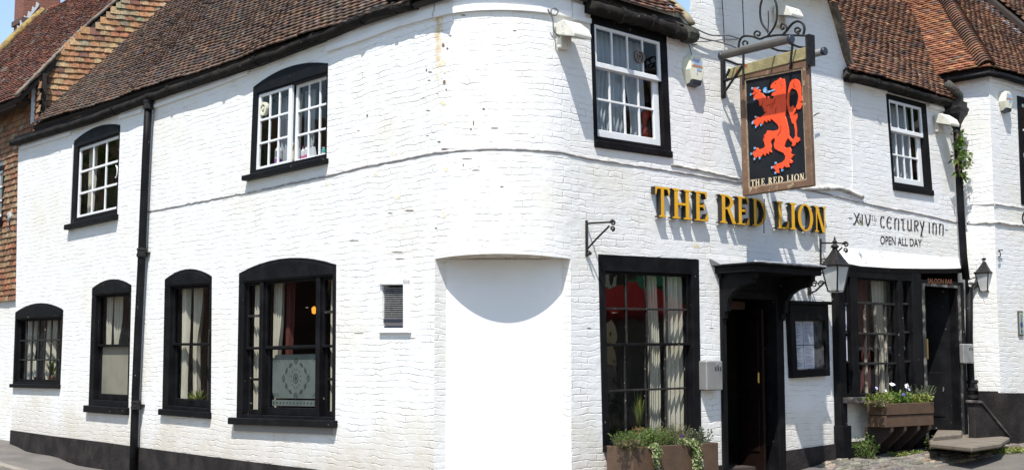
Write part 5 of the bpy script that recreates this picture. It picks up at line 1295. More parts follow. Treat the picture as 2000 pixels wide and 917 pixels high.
# scrollwork over the beam
def px_path(pl, pts, d=0, n=5):
    P_ = [pl.px(x, y, d) for x, y in pts]; out = []
    for i in range(len(P_)-1):
        p0, p1, p2, p3 = P_[max(i-1,0)], P_[i], P_[i+1], P_[min(i+2,len(P_)-1)]
        for k in range(n):
            t = k/n; out.append(.5*((2*p1) + (p2-p0)*t + (2*p0-5*p1+4*p2-p3)*t*t + (3*p1-p0-3*p2+p3)*t*t*t))
    out.append(P_[-1]); return out
def spiral(x, y, r, turns, a0, sg=1): return [(x + r*(1-k/ (turns*8+2))*math.cos(a0+sg*k*math.pi/4), y + r*(1-k/(turns*8+2))*math.sin(a0+sg*k*math.pi/4)) for k in range(int(turns*8))]
Cc = lambda x, y: (1340 + x/4.585, y/4.585)
mb = MB()
for pts, r in (([Cc(680,0),Cc(665,60),Cc(665,150),Cc(685,220),Cc(735,285)], .012), ([Cc(795,0),Cc(812,60),Cc(812,170),Cc(785,250),Cc(730,325)], .012),
               ([Cc(870,310),Cc(905,270),Cc(950,215),Cc(1000,192),Cc(1045,215),Cc(1060,260),Cc(1050,310)], .014),
               ([Cc(1010,305),Cc(985,290),Cc(975,265),Cc(1000,250),Cc(1022,265),Cc(1015,285),Cc(1000,280)], .012), ([Cc(870,310),Cc(900,275),Cc(895,235),Cc(865,215),Cc(848,235),Cc(855,262),Cc(875,258),Cc(872,242)], .011),
               ([Cc(470,430),Cc(480,365),Cc(520,325),Cc(600,330),Cc(660,350),Cc(720,330),Cc(850,315),Cc(1080,322)], .013), ([Cc(660,350),Cc(620,330),Cc(612,300),Cc(635,280),Cc(662,295),Cc(655,320),Cc(635,315)], .011), ([Cc(545,400),Cc(550,380),Cc(525,368),Cc(508,385),Cc(515,405)], .011), ([Cc(505,0),Cc(510,120),Cc(518,320)], .006), ([Cc(322,0),Cc(335,200),Cc(343,400)], .005), ([Cc(735,100),Cc(738,200),Cc(730,300)], .006)):
    mb.tube(px_path(SP, pts, .0), r, 6)
mb.build('scrollwork', IRON, sgn, smooth=True)

# ================================================================== STREET FURNITURE AND FIXINGS
def lantern(c, s, label, root=None, grp='pub lanterns'):
    """c = centre of the glass body, s = overall scale (glass height)"""
    o = empty('wall_lantern', c - UP*s*.55, label, 'lantern', grp)
    H = s; rt, rb = s*.54, s*.30
    ax = [(-uF*.97 + nF*.25).normalized()]; e = (nF + uF*.0).normalized(); g = uF
    def sq(r, z): return [c + e*r + g*r + UP*z, c - e*r + g*r + UP*z, c - e*r - g*r + UP*z, c + e*r - g*r + UP*z]
    k = .72
    T, Bt = sq(rt*k, H*.5), sq(rb*k, -H*.5)
    mb = MB()
    for i in range(4):
        mb.tube([T[i], Bt[i]], s*.032, 6); mb.tube([T[i], T[(i+1)%4]], s*.03, 6); mb.tube([Bt[i], Bt[(i+1)%4]], s*.03, 6)
    mb.build('frame', IRON, o)
    for i in range(4):
        j = (i+1) % 4; cen = (T[i]+T[j]+Bt[i]+Bt[j])/4; inn = (c-cen)*.03
        m_ = MB(); m_.add([Bt[i]+inn, Bt[j]+inn, T[j]+inn, T[i]+inn], [(0,1,2,3)]); m_.build('pane', LGLASS, o, recalc=False)
    mb = MB(); mb.lathe(c + UP*H*.5, [(rt*1.22,-.004),(rt*1.22,s*.05),(rt*1.02,s*.1),(rt*.72,s*.28),(rt*.42,s*.5),(rt*.22,s*.66),(rt*.2,s*.72)], 4, UP); 
    rf_ = mb.build('roof', IRON, o, bevel=.004)
    mb = MB(); mb.lathe(c + UP*(H*.5+s*.70), [(.02,0),(s*.13,.01),(s*.17,s*.08),(s*.12,s*.15),(s*.05,s*.19),(s*.09,s*.24),(s*.10,s*.29),(s*.04,s*.34),(s*.05,s*.38),(.004,s*.5)], 10); mb.build('finial', IRON, o, smooth=True)
    mb = MB(); mb.lathe(c - UP*(H*.5+s*.05), [(.01,0),(rb*.9,.005),(rb*.95,s*.05)], 8); mb.lathe(c - UP*H*.42, [(.03,0),(.03,s*.25),(.045,s*.3),(.045,s*.55),(.02,s*.6)], 8); mb.build('lamp_base', simple('lamp_white', (.6,.6,.58), .5), o)
    if root is not None:
        mb = MB(); top_ = c + UP*(H*.42)
        mb.tube([root + UP*.02, c + UP*(H*.48)], s*.035, 6)
        d_ = (c - root); d_.z = 0; L_ = d_.length; d_.normalize()
        for k_ in range(3):
            cx = root + d_*(L_*(.2+.25*k_)) - UP*(.05 + .0*k_); rr = .045
            mb.tube([cx + d_*rr*(1-t/14)*math.cos(t*.9) + UP*rr*(1-t/14)*math.sin(t*.9) for t in range(11)], .009, 5)
        mb.tube([root - UP*.16, root - UP*.13 + d_*L_*.25, root - UP*.03 + d_*L_*.6, root + UP*.0 + d_*L_*.8], .011, 6)
        mb.tube([root - UP*.18 - d_*.0, root + UP*.08], .022, 6)
        mb.build('scroll_bracket', IRON, o)
    return o
LGLASS, t_, b_, o_ = newmat('frosted_lantern_glass')
b_.inputs[0].default_value = (.72,.74,.72,1); b_.inputs['Roughness'].default_value = .3
tl2 = nd(t_, 'ShaderNodeBsdfTransparent'); mx2 = nd(t_, 'ShaderNodeMixShader'); mx2.inputs[0].default_value = .7
t_.links.new(tl2.outputs[0], mx2.inputs[1]); t_.links.new(b_.outputs[0], mx2.inputs[2]); t_.links.new(mx2.outputs[0], o_.inputs[0])
r1 = F.px(1580,547,.02); u1 = F.uv(1580,547)[0]; PL1 = Plane(F.P(u1,0,0), nF, UP, -uF)
lantern(PL1.px(1632,544), .30, 'black framed lantern with frosted panes on a scroll bracket beside the canopy', r1)
u2 = F.uv(1890,546)[0]; PL2 = Plane(F.P(u2,0,0), nF, UP, -uF)
lantern(PL2.px(1925,551), .25, 'black framed lantern with frosted panes at the corner post by the saloon door', F.px(1888,550,.06))

def basket_arm(p0, pe, top, bot, label):
    u = F.uv(*top)[0]; PL = Plane(F.P(u,0,0), nF, UP, -uF)
    mb = MB(); mb.tube([PL.px(*top,0) + nF*.012, PL.px(*bot,0) + nF*.012], .014, 6)
    a, b = PL.px(*p0), PL.px(*pe); mb.tube([a, b], .011, 6)
    mb.tube([PL.px(bot[0]+2, bot[1]-14), PL.px(p0[0]+20, p0[1]+30), PL.px(pe[0]-8, pe[1]+8)], .010, 6)
    def sp(cx, cy, r, a0, sg):
        return [PL.px(*p) for p in spiral(cx, cy, r, 1.4, a0, sg)]
    mb.tube(sp(pe[0]-1, pe[1]+2, 6, 3.1, 1), .009, 6); mb.tube(sp(pe[0]-2, pe[1]+13, 5, 1.5, -1), .009, 6); mb.tube(sp(p0[0]+5, bot[1]-8, 5, 0, 1), .009, 6)
    return tag(mb.build('basket_bracket', IRON), label, 'bracket', 'empty hanging basket brackets')
basket_arm((1145,436),(1198,433),(1144,430),(1144,501),'empty iron hanging-basket bracket above the big ground floor window')
basket_arm((1602,474),(1653,475),(1601,466),(1601,520),'empty iron hanging-basket bracket between the gold letters and the inscription')

def floodlight(c, s, label, aim, wd=1.0):
    """boxy housing with a long hood: c on the wall"""
    o = empty('floodlight', c, label, 'floodlight', 'wall floodlights')
    side = (uF if abs(aim.dot(nF)) > .3 else uF); out = nF
    side = UP.cross(out).normalized()
    fwd = out
    def P_(x, y, z): return c + side*x*s + fwd*y*s + UP*z*s
    mb = MB(); w_ = .13*wd
    pr = [(.04,.1),(.16,.12),(.30,.02),(.34,-.06),(.33,-.1),(.08,-.03),(.05,-.02)]
    v = [P_(-w_, y, z) for y, z in pr] + [P_(w_, y, z) for y, z in pr]; n = len(pr)
    mb.add(v, [tuple(range(n)), tuple(range(n, 2*n))] + [(i, (i+1)%n, n+(i+1)%n, n+i) for i in range(n)]); mb.build('hood', PLASTW, o, bevel=.008)
    mb = MB(); mb.box(P_, -w_*.62, w_*.62, .0, .08, -.16, .12); mb.build('housing', PLASTW, o, bevel=.01)
    mb = MB(); mb.add([P_(-w_*.85,.10,-.045), P_(w_*.85,.10,-.045), P_(w_*.85,.31,-.1), P_(-w_*.85,.31,-.1)], [(0,1,2,3)]); mb.build('glass', simple('flood_glass', (.25,.25,.24), .2), o, recalc=False)
    return o
def Pl_(): pass
fl1 = floodlight(arcp(.93, F.uv(1110,72)[1], .01), .95, 'dirty white floodlight beside the large upper sash window', nF)
fl2 = floodlight(F.px(1518,30,.0), .9, 'white floodlight high on the gable behind the sign scrollwork', nF)
fl3 = floodlight(F.px(1829,240,.0), .85, 'clean white floodlight under the gutter beside the ivy pipe', nF)

def alarm(pl, x, y, wd, ht, label):
    a, z = pl.uv(x, y); o = empty('alarm_box', pl.P(a, z), label, 'alarm box', 'wall alarm boxes')
    w_, h_ = wd/2, ht/2
    hexa = [(-w_*.55,-h_),(w_*.55,-h_),(w_,-h_*.1),(w_*.85,h_*.7),(w_*.45,h_),(-w_*.45,h_),(-w_*.85,h_*.7),(-w_,-h_*.1)]
    mb = MB(); v = [pl.P(a+x_, z+y_, 0) for x_, y_ in hexa] + [pl.P(a+x_*.8, z+y_*.86+.005, .1) for x_, y_ in hexa]; n = 8
    mb.add(v, [tuple(range(n)), tuple(range(n, 2*n))] + [(i, (i+1)%n, n+(i+1)%n, n+i) for i in range(n)]); mb.build('cover', PLASTC, o, bevel=.012)
    mb = MB(); v = [pl.P(a+x_, z+y_, d_) for x_, y_, d_ in ((-w_*.5,-h_*1.06,.0),(w_*.5,-h_*1.06,.0),(w_*.62,-h_*.7,.0),(-w_*.62,-h_*.7,0),(-w_*.42,-h_*1.0,.098),(w_*.42,-h_*1.0,.098),(w_*.55,-h_*.66,.106),(-w_*.55,-h_*.66,.106))]
    mb.box8(v[:4] + v[4:]); mb.build('strobe', DKPL, o, bevel=.008)
    mb = MB(); mb.box(pl.P, a-w_*.45, a+w_*.5, z+h_*.25, z+h_*.62, .09, .104); mb.box(pl.P, a-w_*.1, a+w_*.45, z-h_*.1, z+h_*.05, .09, .104); mb.box(pl.P, a-w_*.1, a+w_*.0, z-h_*.35, z-h_*.1, .09, .104); mb.build('badge', simple('pale_blue_badge', (.35,.45,.6), .5), o)
    mb = MB(); mb.box(pl.P, a-w_*.6, a+w_*.55, z+h_*.14, z+h_*.2, .09, .105); mb.build('badge_stripe', simple('orange_stripe', (.6,.2,.08), .5), o)
alarm(F, 1349, 138, .30, .36, 'cream alarm box with dark base between the large upper sash window and hanging sign')
alarm(HF, 1958, 199, .25, .30, 'cream alarm box with dark base on the projecting house')

def binbox(u, z0, z1, wd, dp, label, top=0.0):
    o = empty('cigarette_bin', F.P(u, z0), label, 'cigarette bin', 'wall cigarette bins')
    mb = MB(); mb.box(F.P, u, u+wd, z0, z1, top, dp)
    mb.build('body', STEEL, o, bevel=.012)
    mb = MB()
    for k in range(3): mb.box(F.P, u+wd*(.52+.15*k), u+wd*(.60+.15*k), z0+(z1-z0)*.66, z0+(z1-z0)*.80, dp-.01, dp+.002)
    mb.build('slots', DKPL, o)
    mb = MB(); mb.lathe(F.P(u+wd*.66, z0+(z1-z0)*.88, dp), [(.012,0),(.012,.006),(.003,.01)], 8, nF); mb.build('lock', STEEL, o); return o
a, z = F.uv(1382,762,.13); a2, z2 = F.uv(1413,704,.13); binbox(a, z, z2, a2-a, .12, 'steel cigarette bin on the white wall left of the canopied door')
a, z = F.uv(1883,709,.2); a2, z2 = F.uv(1902,671,.2); binbox(a, z, z2, a2-a, .2, 'steel cigarette bin beside the saloon door at the drainpipe', .13)

# menu case
mb_o = [F.uv(x, y, .08) for x, y in ((1550,738),(1622,733),(1618,594),(1543,592))]
mc = empty('menu_case', F.P(*mb_o[0], 0), 'black glazed menu case with papers on the wall between door and bay window', 'menu case')
class FQ(Quad):
    def __init__(s, wl, c):
        s.wl = wl; s.c = c; s.d = 0; (a, b, c_, e) = c; s.W = (math.dist(a, b)+math.dist(c_, e))/2; s.H = (math.dist(a, e)+math.dist(b, c_))/2
q = FQ(F, mb_o); W, H = q.W, q.H
mb = MB(); mb.ring(q, [(0,0),(W,0),(W,H),(0,H)], [(.09,.09),(W-.07,.09),(W-.07,H-.2),(.09,H-.2)], 0, .08); mb.build('frame', BLACK, mc, bevel=.008)
mb = MB(); mb.box(q, -.03, W+.03, H-.005, H+.035, 0, .12); mb.build('cornice', BLACK, mc, bevel=.006)
mb = MB(); mb.box(q, .08, W-.06, .08, H-.19, .005, .015); mb.build('backboard', simple('case_back', (.03,.03,.035), .8), mc)
mb = MB(); mb.add([q(.085,.085,.06), q(W-.065,.085,.06), q(W-.065,H-.195,.06), q(.085,H-.195,.06)], [(0,1,2,3)]); mb.build('glass_pane', GLASS, mc, recalc=False)
def paper(f, x0, x1, y0, y1, d, label, lines=14, grp=None, cols=1):
    o = MB().box(f, x0, x1, y0, y1, d, d+.0015).build('menu_sheet', PAPER); tag(o, label, 'menu sheet', grp)
    mb = MB(); n = lines; hh = (y1-y0)/(n+3)
    for k in range(n):
        y = y1 - hh*(k+2); mg = (x1-x0)*.1
        if k in (0,): xa, xb = x0+(x1-x0)*.25, x1-(x1-x0)*.25
        else:
            if random.random() < .15: continue
            xa = x0 + mg; xb = x1 - mg - random.uniform(0, .35)*(x1-x0)
        mb.box(f, xa, xb, y, y+hh*.38, d+.0015, d+.0022)
    if mb.v: mb.build('print', INK, o)
    return o
mw = W - .16; 
for i in range(2):
    for j in range(2):
        x0 = .10 + i*mw*.36; y0 = .10 + j*(H-.3)*.5
        paper(q, x0, x0+mw*.345, y0, y0+(H-.3)*.485, .017, 'printed menu sheet in the wall case, %s %s one' % ('upper' if j else 'lower', 'right' if i else 'left'), grp='menu sheets in the wall case')
for (y0_, y1_), lb in (((598,645),'upper'), ((656,704),'lower')):
    a0, a1 = F.uv(1648.5,620)[0], F.uv(1661,620)[0]; z0_, z1_ = F.uv(1655,y1_)[1], F.uv(1655,y0_)[1]
    paper(F.P, a0, a1, z0_, z1_, .0235, 'printed notice in the left side light of the bay window, %s of two' % lb, lines=16, grp='notices in the bay window')

# vent in the street wall
VQ = Quad(L, (747,556), (793,556), (793,640), (747,640))
vt_o = empty('wall_vent', VQ(0,0,0), 'grey louvred vent with white surround in the street wall beside the rounded corner', 'vent')
W, H = VQ.W, VQ.H
mb = MB()
mb.box(VQ, W-.02, W+.07, -.05, H+.06, -.02, .03); mb.box(VQ, -.03, W+.07, H-.0, H+.07, -.02, .03); mb.box(VQ, -.035, W+.1, -.055, -.01, -.05, .035); mb.build('surround', PLASTER, vt_o, bevel=.008)
mb = MB(); n = 17
for k in range(n):
    y = .1 + (H-.12)*k/n; yy = (H-.12)/n
    mb.box8([VQ(.0,y,-.03), VQ(W,y,-.03), VQ(W,y,-.015), VQ(0,y,-.015), VQ(0,y+yy*.8,-.06), VQ(W,y+yy*.8,-.06), VQ(W,y+yy*.8,-.045), VQ(0,y+yy*.8,-.045)])
lv = mb.build('louvres', simple('grey_louvre', (.30,.30,.285), .7, (.19,.19,.18), 20), vt_o)
mb = MB(); mb.box(VQ, 0, W, 0, H, -.12, -.09); mb.build('backing', simple('vent_dark', (.02,.02,.02), .9), vt_o)
mb = MB(); mb.box(VQ, .0, W, .06, .10, -.05, -.012); mb.box(VQ, 0, W, 0.002, .02, -.05, -.02); mb.build('cross_bar', DKPL, vt_o)
mb = MB(); mb.box(VQ, .0, W, .022, .06, -.05, -.03); mb.build('lower_panel', simple('mauve_grey', (.33,.28,.28), .7), vt_o)

# cables, hooks and small fixings
def cable(name, pts, wl, d, r, label, cat='cable', mat=IRON):
    mb = MB(); mb.tube(px_path(wl, pts, d, 6), r, 6); return tag(mb.build(name, mat, smooth=True), label, cat)
CAB = simple('grey_cable', (.16,.16,.16), .6)
def arcpx(x, y): 
    return F.px(x, y, .03)
cable('cable', [(1070,18),(1075,28),(1085,30),(1090,22),(1082,16),(1076,22),(1080,40),(1082,60),(1092,72),(1100,75)], F, .05, .008, 'looped grey cable leading to the floodlight at the rounded corner', mat=CAB)
cable('cable', [(1338,47),(1360,57),(1390,69),(1420,69),(1445,76)], F, .06, .009, 'upper thick cable swagged from the gutter end to the sign bracket', mat=CAB)
cable('cable', [(1345,60),(1370,74),(1400,81),(1425,88),(1440,95)], F, .06, .009, 'lower thick cable swagged from the gutter end to the sign bracket', mat=CAB)
cable('cable', [(1352,82),(1380,81),(1410,78),(1440,77)], F, .05, .006, 'thin straight cable between the alarm box and the sign bracket', mat=CAB)
cable('cable', [(1330,70),(1342,82),(1348,95),(1352,112)], F, .03, .006, 'short cable dropping into the top of the alarm box', mat=CAB)
cable('wire_staple', [(1355,80),(1350,84),(1354,88),(1362,86)], F, .03, .005, 'small wire loop on the wall above the alarm box', 'wire')
cable('iron_pin', [(1590,226),(1594,223),(1600,221)], F, .08, .007, 'small iron pin in the wall right of the hanging sign', 'pin')
cable('iron_hook', [(1958,488),(1950,489),(1953,492),(1954,499),(1950,502)], HF, .04, .008, 'small iron hook on the house wall above the right lantern', 'hook')
cable('wire', [(1493,388),(1492,420),(1492,455)], F, .12, .005, 'thin black wire hanging over the letter D', 'wire')
cable('cable', [(1660,150),(1663,200),(1662,260),(1665,330),(1664,385)], F, .012, .005, 'thin white-painted cable running down the wall right of the gable', mat=PLASTER)
# plaque on the house
a, z = HF.uv(1988,655); a2, z2 = HF.uv(1996,607)
pq = empty('wall_plaque', HF.P(a, z), 'narrow framed plaque with a blue and white emblem on the right house', 'plaque')
mb = MB(); mb.box(HF.P, a, a+.13, z, z2, 0, .02); mb.build('frame', simple('plaque_dark', (.08,.07,.06), .6), pq, bevel=.004)
mb = MB(); mb.box(HF.P, a+.02, a+.11, z+.02, z2-.02, .02, .023); mb.build('panel', simple('plaque_green', (.35,.42,.33), .6), pq)
mb = MB(); mb.prism(HF.P, ell(a+.065, z+(z2-z)*.45, .032, .04, 12), .023, .027); mb.prism(HF.P, ell(a+.065, z+(z2-z)*.18, .02, .025, 12), .023, .027); mb.box(HF.P, a+.057, a+.073, z+.05, z2-.05, .0232, .026); mb.build('emblem', simple('plaque_blue', (.04,.07,.2), .5), pq)
# round bell on the tile-hung house corner
c = L.px(21,423,.0)
bl = empty('alarm_bell', c, 'round weathered bell on the corner of the tile-hung house', 'bell')
mb = MB(); mb.lathe(c, [(.09,0),(.09,.03),(.08,.05),(.03,.065)], 16, nL); mb.build('bell_dome', simple('bell_grey', (.45,.42,.38), .6, (.2,.18,.16), 18), bl, smooth=False)
mb = MB(); mb.lathe(c + nL*.06, [(.03,0),(.028,.03),(.01,.035)], 10, nL); mb.build('bell_hub', DKPL, bl)
mb = MB(); mb.tube([c - UP*.06 + nL*.02, c - UP*.2 + nL*.015, c - UP*.26 - uL*.03], .012, 6); mb.build('bell_cable', DKPL, bl)

# wall lamps glowing inside the wide window
def sconce(p, label):
    o = empty('wall_lamp', p, label, 'wall lamp', 'lit wall lamps inside')
    m_, t, b, oo = newmat('lamp_glow'); b.inputs[0].default_value = (.9,.5,.12,1); b.inputs['Emission Color'].default_value = (1,.36,.04,1); b.inputs['Emission Strength'].default_value = 1.1
    mb = MB(); mb.lathe(p, [(.05,-.07),(.07,-.04),(.075,.03),(.055,.08)], 10); mb.build('lamp_shade', m_, o, smooth=True)
    mb = MB(); mb.tube([p - UP*.06, p - UP*.12, p - UP*.1 + uF*.12], .012, 6); mb.box8([p + uF*.12 + uL*s1 + UP*s2 + uF*s3 for s1, s2, s3 in ((-.05,-.16,0),(.05,-.16,0),(.05,-.16,.03),(-.05,-.16,.03),(-.05,.06,0),(.05,.06,0),(.05,.06,.03),(-.05,.06,.03))]); mb.build('lamp_arm', BRASS, o)
IP = Plane(CORNER + uF*1.9, uL, UP, nL)
sconce(IP.px(561,622), 'small lit amber wall lamp seen through the middle of the wide street window')
sconce(IP.px(609,606), 'small lit amber wall lamp seen at the right of the wide street window')

# ================================================================== PLANTERS, PLANTS, WINDOW SILL THINGS
def leafmat(name, c, c2=None):
    m, t, b, o = newmat(name)
    at = nd(t, 'ShaderNodeAttribute', attribute_name='Col'); t.links.new(at.outputs['Color'], b.inputs[0])
    b.inputs['Roughness'].default_value = .55; b.inputs['Specular IOR Level'].default_value = .3
    tr = nd(t, 'ShaderNodeBsdfTranslucent'); t.links.new(at.outputs['Color'], tr.inputs[0])
    mx = nd(t, 'ShaderNodeMixShader'); mx.inputs[0].default_value = .3
    t.links.new(b.outputs[0], mx.inputs[1]); t.links.new(tr.outputs[0], mx.inputs[2]); t.links.new(mx.outputs[0], o.inputs[0]); return m
LEAF = leafmat('leaf', 0)
GRN = [((.11,.19,.03), 3), ((.17,.25,.05), 2), ((.07,.13,.03), 2)]
YGR = [((.24,.28,.06), 3), ((.17,.23,.05), 3), ((.3,.3,.1), 1)]
GRY = [((.14,.17,.11), 3), ((.2,.22,.16), 1), ((.1,.13,.08), 2)]
HEA = [((.16,.12,.07), 3), ((.12,.14,.05), 2), ((.22,.16,.12), 1)]
VAR = [((.3,.34,.16), 3), ((.16,.24,.07), 3), ((.42,.42,.26), 1.5)]
def rv(k=1): return Vector((random.uniform(-k,k), random.uniform(-k,k), random.uniform(-k,k)))
def leaf(mb, p, d, ln, wd, pal, droop=.0):
    d = d.normalized(); s = d.cross(rv()).normalized() * wd; col = pick(pal)
    m_ = p + d*ln*.5 - UP*droop*ln*.3 + s.cross(d)*.12; e = p + d*ln - UP*droop*ln
    mb.add([p, m_ + s*.5, e, m_ - s*.5, ], [(0,1,2), (0,2,3)], col=col)
def bush(base, rx, h, n, ln, wd, pal, name, label, cat='plant', grp=None, droop=.1, spread=.6, axis=None):
    """clump of stems with leaves along each of them"""
    o = empty(name, base, label, cat, grp); ax = axis or uF
    st_ = MB(); lf = MB(); oth = UP.cross(ax)
    for i in range(n):
        a = random.uniform(-1, 1); b = random.uniform(-.8, .8)
        p = base + ax*(a*rx*.8) + oth*(b*min(rx, .1)); hh = h*random.uniform(.55, 1)
        dr = (UP + ax*(a*spread + random.uniform(-.3,.3)) + oth*(b*.4 + random.uniform(-.35,.35))).normalized()
        q_ = p + dr*hh; st_.tube([p, p.lerp(q_, .5) + rv(.01), q_], .0022, 3, cap=False)
        for k in range(9):
            t = .25 + .75*k/8; leaf(lf, p.lerp(q_, t), dr*.5 + rv(.8), ln*random.uniform(.6,1.2), wd, pal, droop)
    st_.build('stems', simple('stem', (.1,.11,.04), .8), o, recalc=False); lf.build('leaves', LEAF, o, recalc=False); return o
def trailer(base, h, w_, n, label, grp=None):
    o = empty('trailing_ivy', base, label, 'plant', grp); lf = MB(); st_ = MB()
    for i in range(n):
        a = random.uniform(-1, 1)*w_; hh = h*random.uniform(.5, 1)
        p0 = base + uF*a*.7; pts = [p0, p0 + nF*.05 + uF*random.uniform(-.02,.02), p0 + nF*.07 - UP*hh*.5 + uF*random.uniform(-.03,.03), p0 + nF*.05 - UP*hh + uF*random.uniform(-.04,.04)]
        st_.tube(pts, .002, 3, cap=False)
        for k in range(26):
            t = k/25*2.99; j = int(t); p = pts[j].lerp(pts[j+1], t-j); leaf(lf, p + rv(.012), nF*.6 + rv(.8) - UP*.2, .042, .036, VAR, .3)
    st_.build('stems', simple('stem_b', (.12,.1,.05), .8), o, recalc=False); lf.build('leaves', LEAF, o, recalc=False); return o
def blades(base, n, ln, wd, pal, label, name='spiky_plant', spread=.9, wl=L, pot=True, grp=None, up=.5):
    o = empty(name, base, label, 'plant', grp); mb = MB()
    for i in range(n):
        an = random.uniform(0, 2*math.pi); el = random.uniform(.1, 1)
        d = Vector((math.cos(an)*spread*el, math.sin(an)*spread*el, up + random.uniform(0,.6))).normalized(); l_ = ln*random.uniform(.6,1)
        s = d.cross(UP).normalized()*wd/2; col = pick(pal); P_ = [base + d*l_*t - UP*(l_*.35*t*t*el) for t in (0,.35,.7,1)]
        mb.add([P_[0]-s, P_[0]+s, P_[1]+s, P_[1]-s, P_[2]+s*.7, P_[2]-s*.7, P_[3]], [(0,1,2,3), (3,2,4,5), (5,4,6)], col=col)
    mb.build('leaves', LEAF, o, recalc=False)
    if pot: mb = MB(); mb.lathe(base - UP*.13, [(.05,0),(.07,.1),(.078,.11),(.078,.135),(.06,.135)], 14); mb.build('pot', simple('terracotta', (.3,.12,.06), .8), o)
    return o
def flowers(o, pts, size, mats):
    for p, c in pts:
        mb = MB(); n_ = (nF + UP*.5 + rv(.4)).normalized(); e = n_.orthogonal().normalized(); g = n_.cross(e)
        for k in range(5):
            an = k*1.2566; c_ = p + (e*math.cos(an) + g*math.sin(an))*size*.55; ring_ = [c_ + (e*math.cos(t) + g*math.sin(t))*size*.5 + n_*random.uniform(-.004,.006) for t in lin(0, 6.283, 7)[:-1]]
            mb.add([p + n_*.004] + ring_, [(0,i+1,(i+1)%7+1) for i in range(7)])
        mb.build('flower', mats[c], o, recalc=False)

def planter(d0, d1, quadpx, z0, label, brk=False, chamf=None):
    """trough of two planked courses with a chamfered left end; quadpx: front top-left, top-right"""
    (x0, y0), (x1, y1) = quadpx
    a0, z1 = F.uv(x0, y0, d1); a1, _ = F.uv(x1, y1, d1); al = a0 - chamf
    o = empty('window_box', F.P((a0+a1)/2, z0), label, 'window box', 'brown planked window boxes')
    hgt = (z1 - z0)/2
    for k in range(2):
        za, zb_ = z0 + k*hgt + .004, z0 + (k+1)*hgt - .004
        out = [(al, d0), (al, d0+.10), (a0, d1 - (0 if k else .012)), (a1, d1 - (0 if k else .012)), (a1, d0)]
        mb = MB(); n = len(out)
        cx_, cy_ = sum(p[0] for p in out)/n, sum(p[1] for p in out)/n
        inn = [(p[0] + (.03 if p[0] < cx_ else -.03), p[1] + (.0 if p[1] < d0+.01 else -.03)) for p in out]
        for zz in ((za, zb_),):
            v = [F.P(a, za, d) for a, d in out] + [F.P(a, zb_, d) for a, d in out] + [F.P(a, za, d) for a, d in inn] + [F.P(a, zb_, d) for a, d in inn]
            mb.add(v, [(i, (i+1)%n, n+(i+1)%n, n+i) for i in range(n)] + [(2*n+i, 3*n+i, 3*n+(i+1)%n, 2*n+(i+1)%n) for i in range(n)] + [(n+i, n+(i+1)%n, 3*n+(i+1)%n, 3*n+i) for i in range(n)] + [(i, 2*n+i, 2*n+(i+1)%n, (i+1)%n) for i in range(n)])
        mb.build('plank', BROWN, o, bevel=.006)
    mb = MB(); v = [F.P(a, z1-.05, d) for a, d in inn]; mb.add(v + [p - UP*(z1-z0-.08) for p in v], [tuple(range(n)), tuple(range(n, 2*n))] + [(i,(i+1)%n,n+(i+1)%n,n+i) for i in range(n)]); mb.build('soil', simple('soil', (.04,.028,.02), 1, bump=1), o)
    return o, a0, a1, al, z1
pb1, a0, a1, al, zt1 = planter(.04, .42, ((1236,872),(1403,855)), F.uv(1236,1010,.42)[1], 'brown planked window box under the big sixteen-pane window', chamf=.0)
pb1d = .22
G1 = 'plants in the box under the big window'
bp_ = lambda x, dd=.22, dz=-.04: F.P(F.uv(x, 860, dd)[0], zt1+dz, dd)
bush(bp_(1232,.25), .17, .20, 120, .035, .008, GRN, 'herb_plant', 'bright green feathery plant at the left of the big window box')
bush(bp_(1278,.22), .17, .24, 130, .032, .009, GRN, 'herb_plant', 'taller bright green plant in the middle of the big window box')
bush(bp_(1312,.2), .13, .26, 90, .03, .008, HEA, 'heather_plant', 'brown and green heather right of the middle in the big window box')
bush(bp_(1228,.36), .12, .12, 60, .03, .02, HEA, 'small_shrub', 'low pinkish brown plant at the front left of the big window box')
bush(bp_(1362,.25), .1, .2, 40, .04, .022, GRY, 'sage_plant', 'grey green sage at the right end of the big window box')
bush(bp_(1335,.36), .14, .09, 60, .035, .026, VAR, 'bedding_plant', 'low pale variegated plant right of the middle in the big window box')
trailer(bp_(1272,.40,.0), .26, .06, 7, 'short pale trailing ivy over the front of the big window box')
trailer(bp_(1352,.40,.0), .45, .09, 14, 'long bushy trailing ivy over the right front of the big window box')
PETW, PETP, PETV = simple('petal_white', (.8,.78,.82), .6), simple('petal_violet', (.16,.11,.5), .6), simple('petal_pale_violet', (.5,.42,.72), .6)
bb = empty('pansy', bp_(1330,.34,.05), 'dark violet pansy in the big window box', 'flower'); flowers(bb, [(bp_(1332,.38,.08), 1)], .028, [PETW, simple('petal_dark', (.05,.015,.08), .6), PETV])
# second box
pb2, a0, a1, al, zt2 = planter(.17, .45, ((1731,787),(1824,776)), F.uv(1731,835,.45)[1], 'brown planked window box with pansies under the bay window', chamf=.0)
b2_ = lambda x, dd=.3, dz=-.04: F.P(F.uv(x, 778, dd)[0], zt2+dz, dd)
bush(b2_(1718,.33), .16, .16, 70, .045, .022, YGR, 'bedding_plant', 'yellow green plant at the left of the bay window box')
bush(b2_(1752,.33), .16, .17, 90, .05, .026, GRN, 'bedding_plant', 'mid green leafy plant in the middle of the bay window box')
bush(b2_(1790,.33), .2, .14, 110, .045, .024, YGR, 'bedding_plant', 'spreading yellow green plant at the right of the bay window box')
bush(b2_(1795,.26), .13, .27, 50, .03, .012, GRY, 'lavender_plant', 'tall grey sprigs at the right end of the bay window box')
bush(b2_(1712,.4), .1, .09, 40, .03, .02, HEA, 'small_shrub', 'low reddish brown plant at the front left of the bay window box')
fp = lambda x, y, d=.38: F.px(x, y, d)
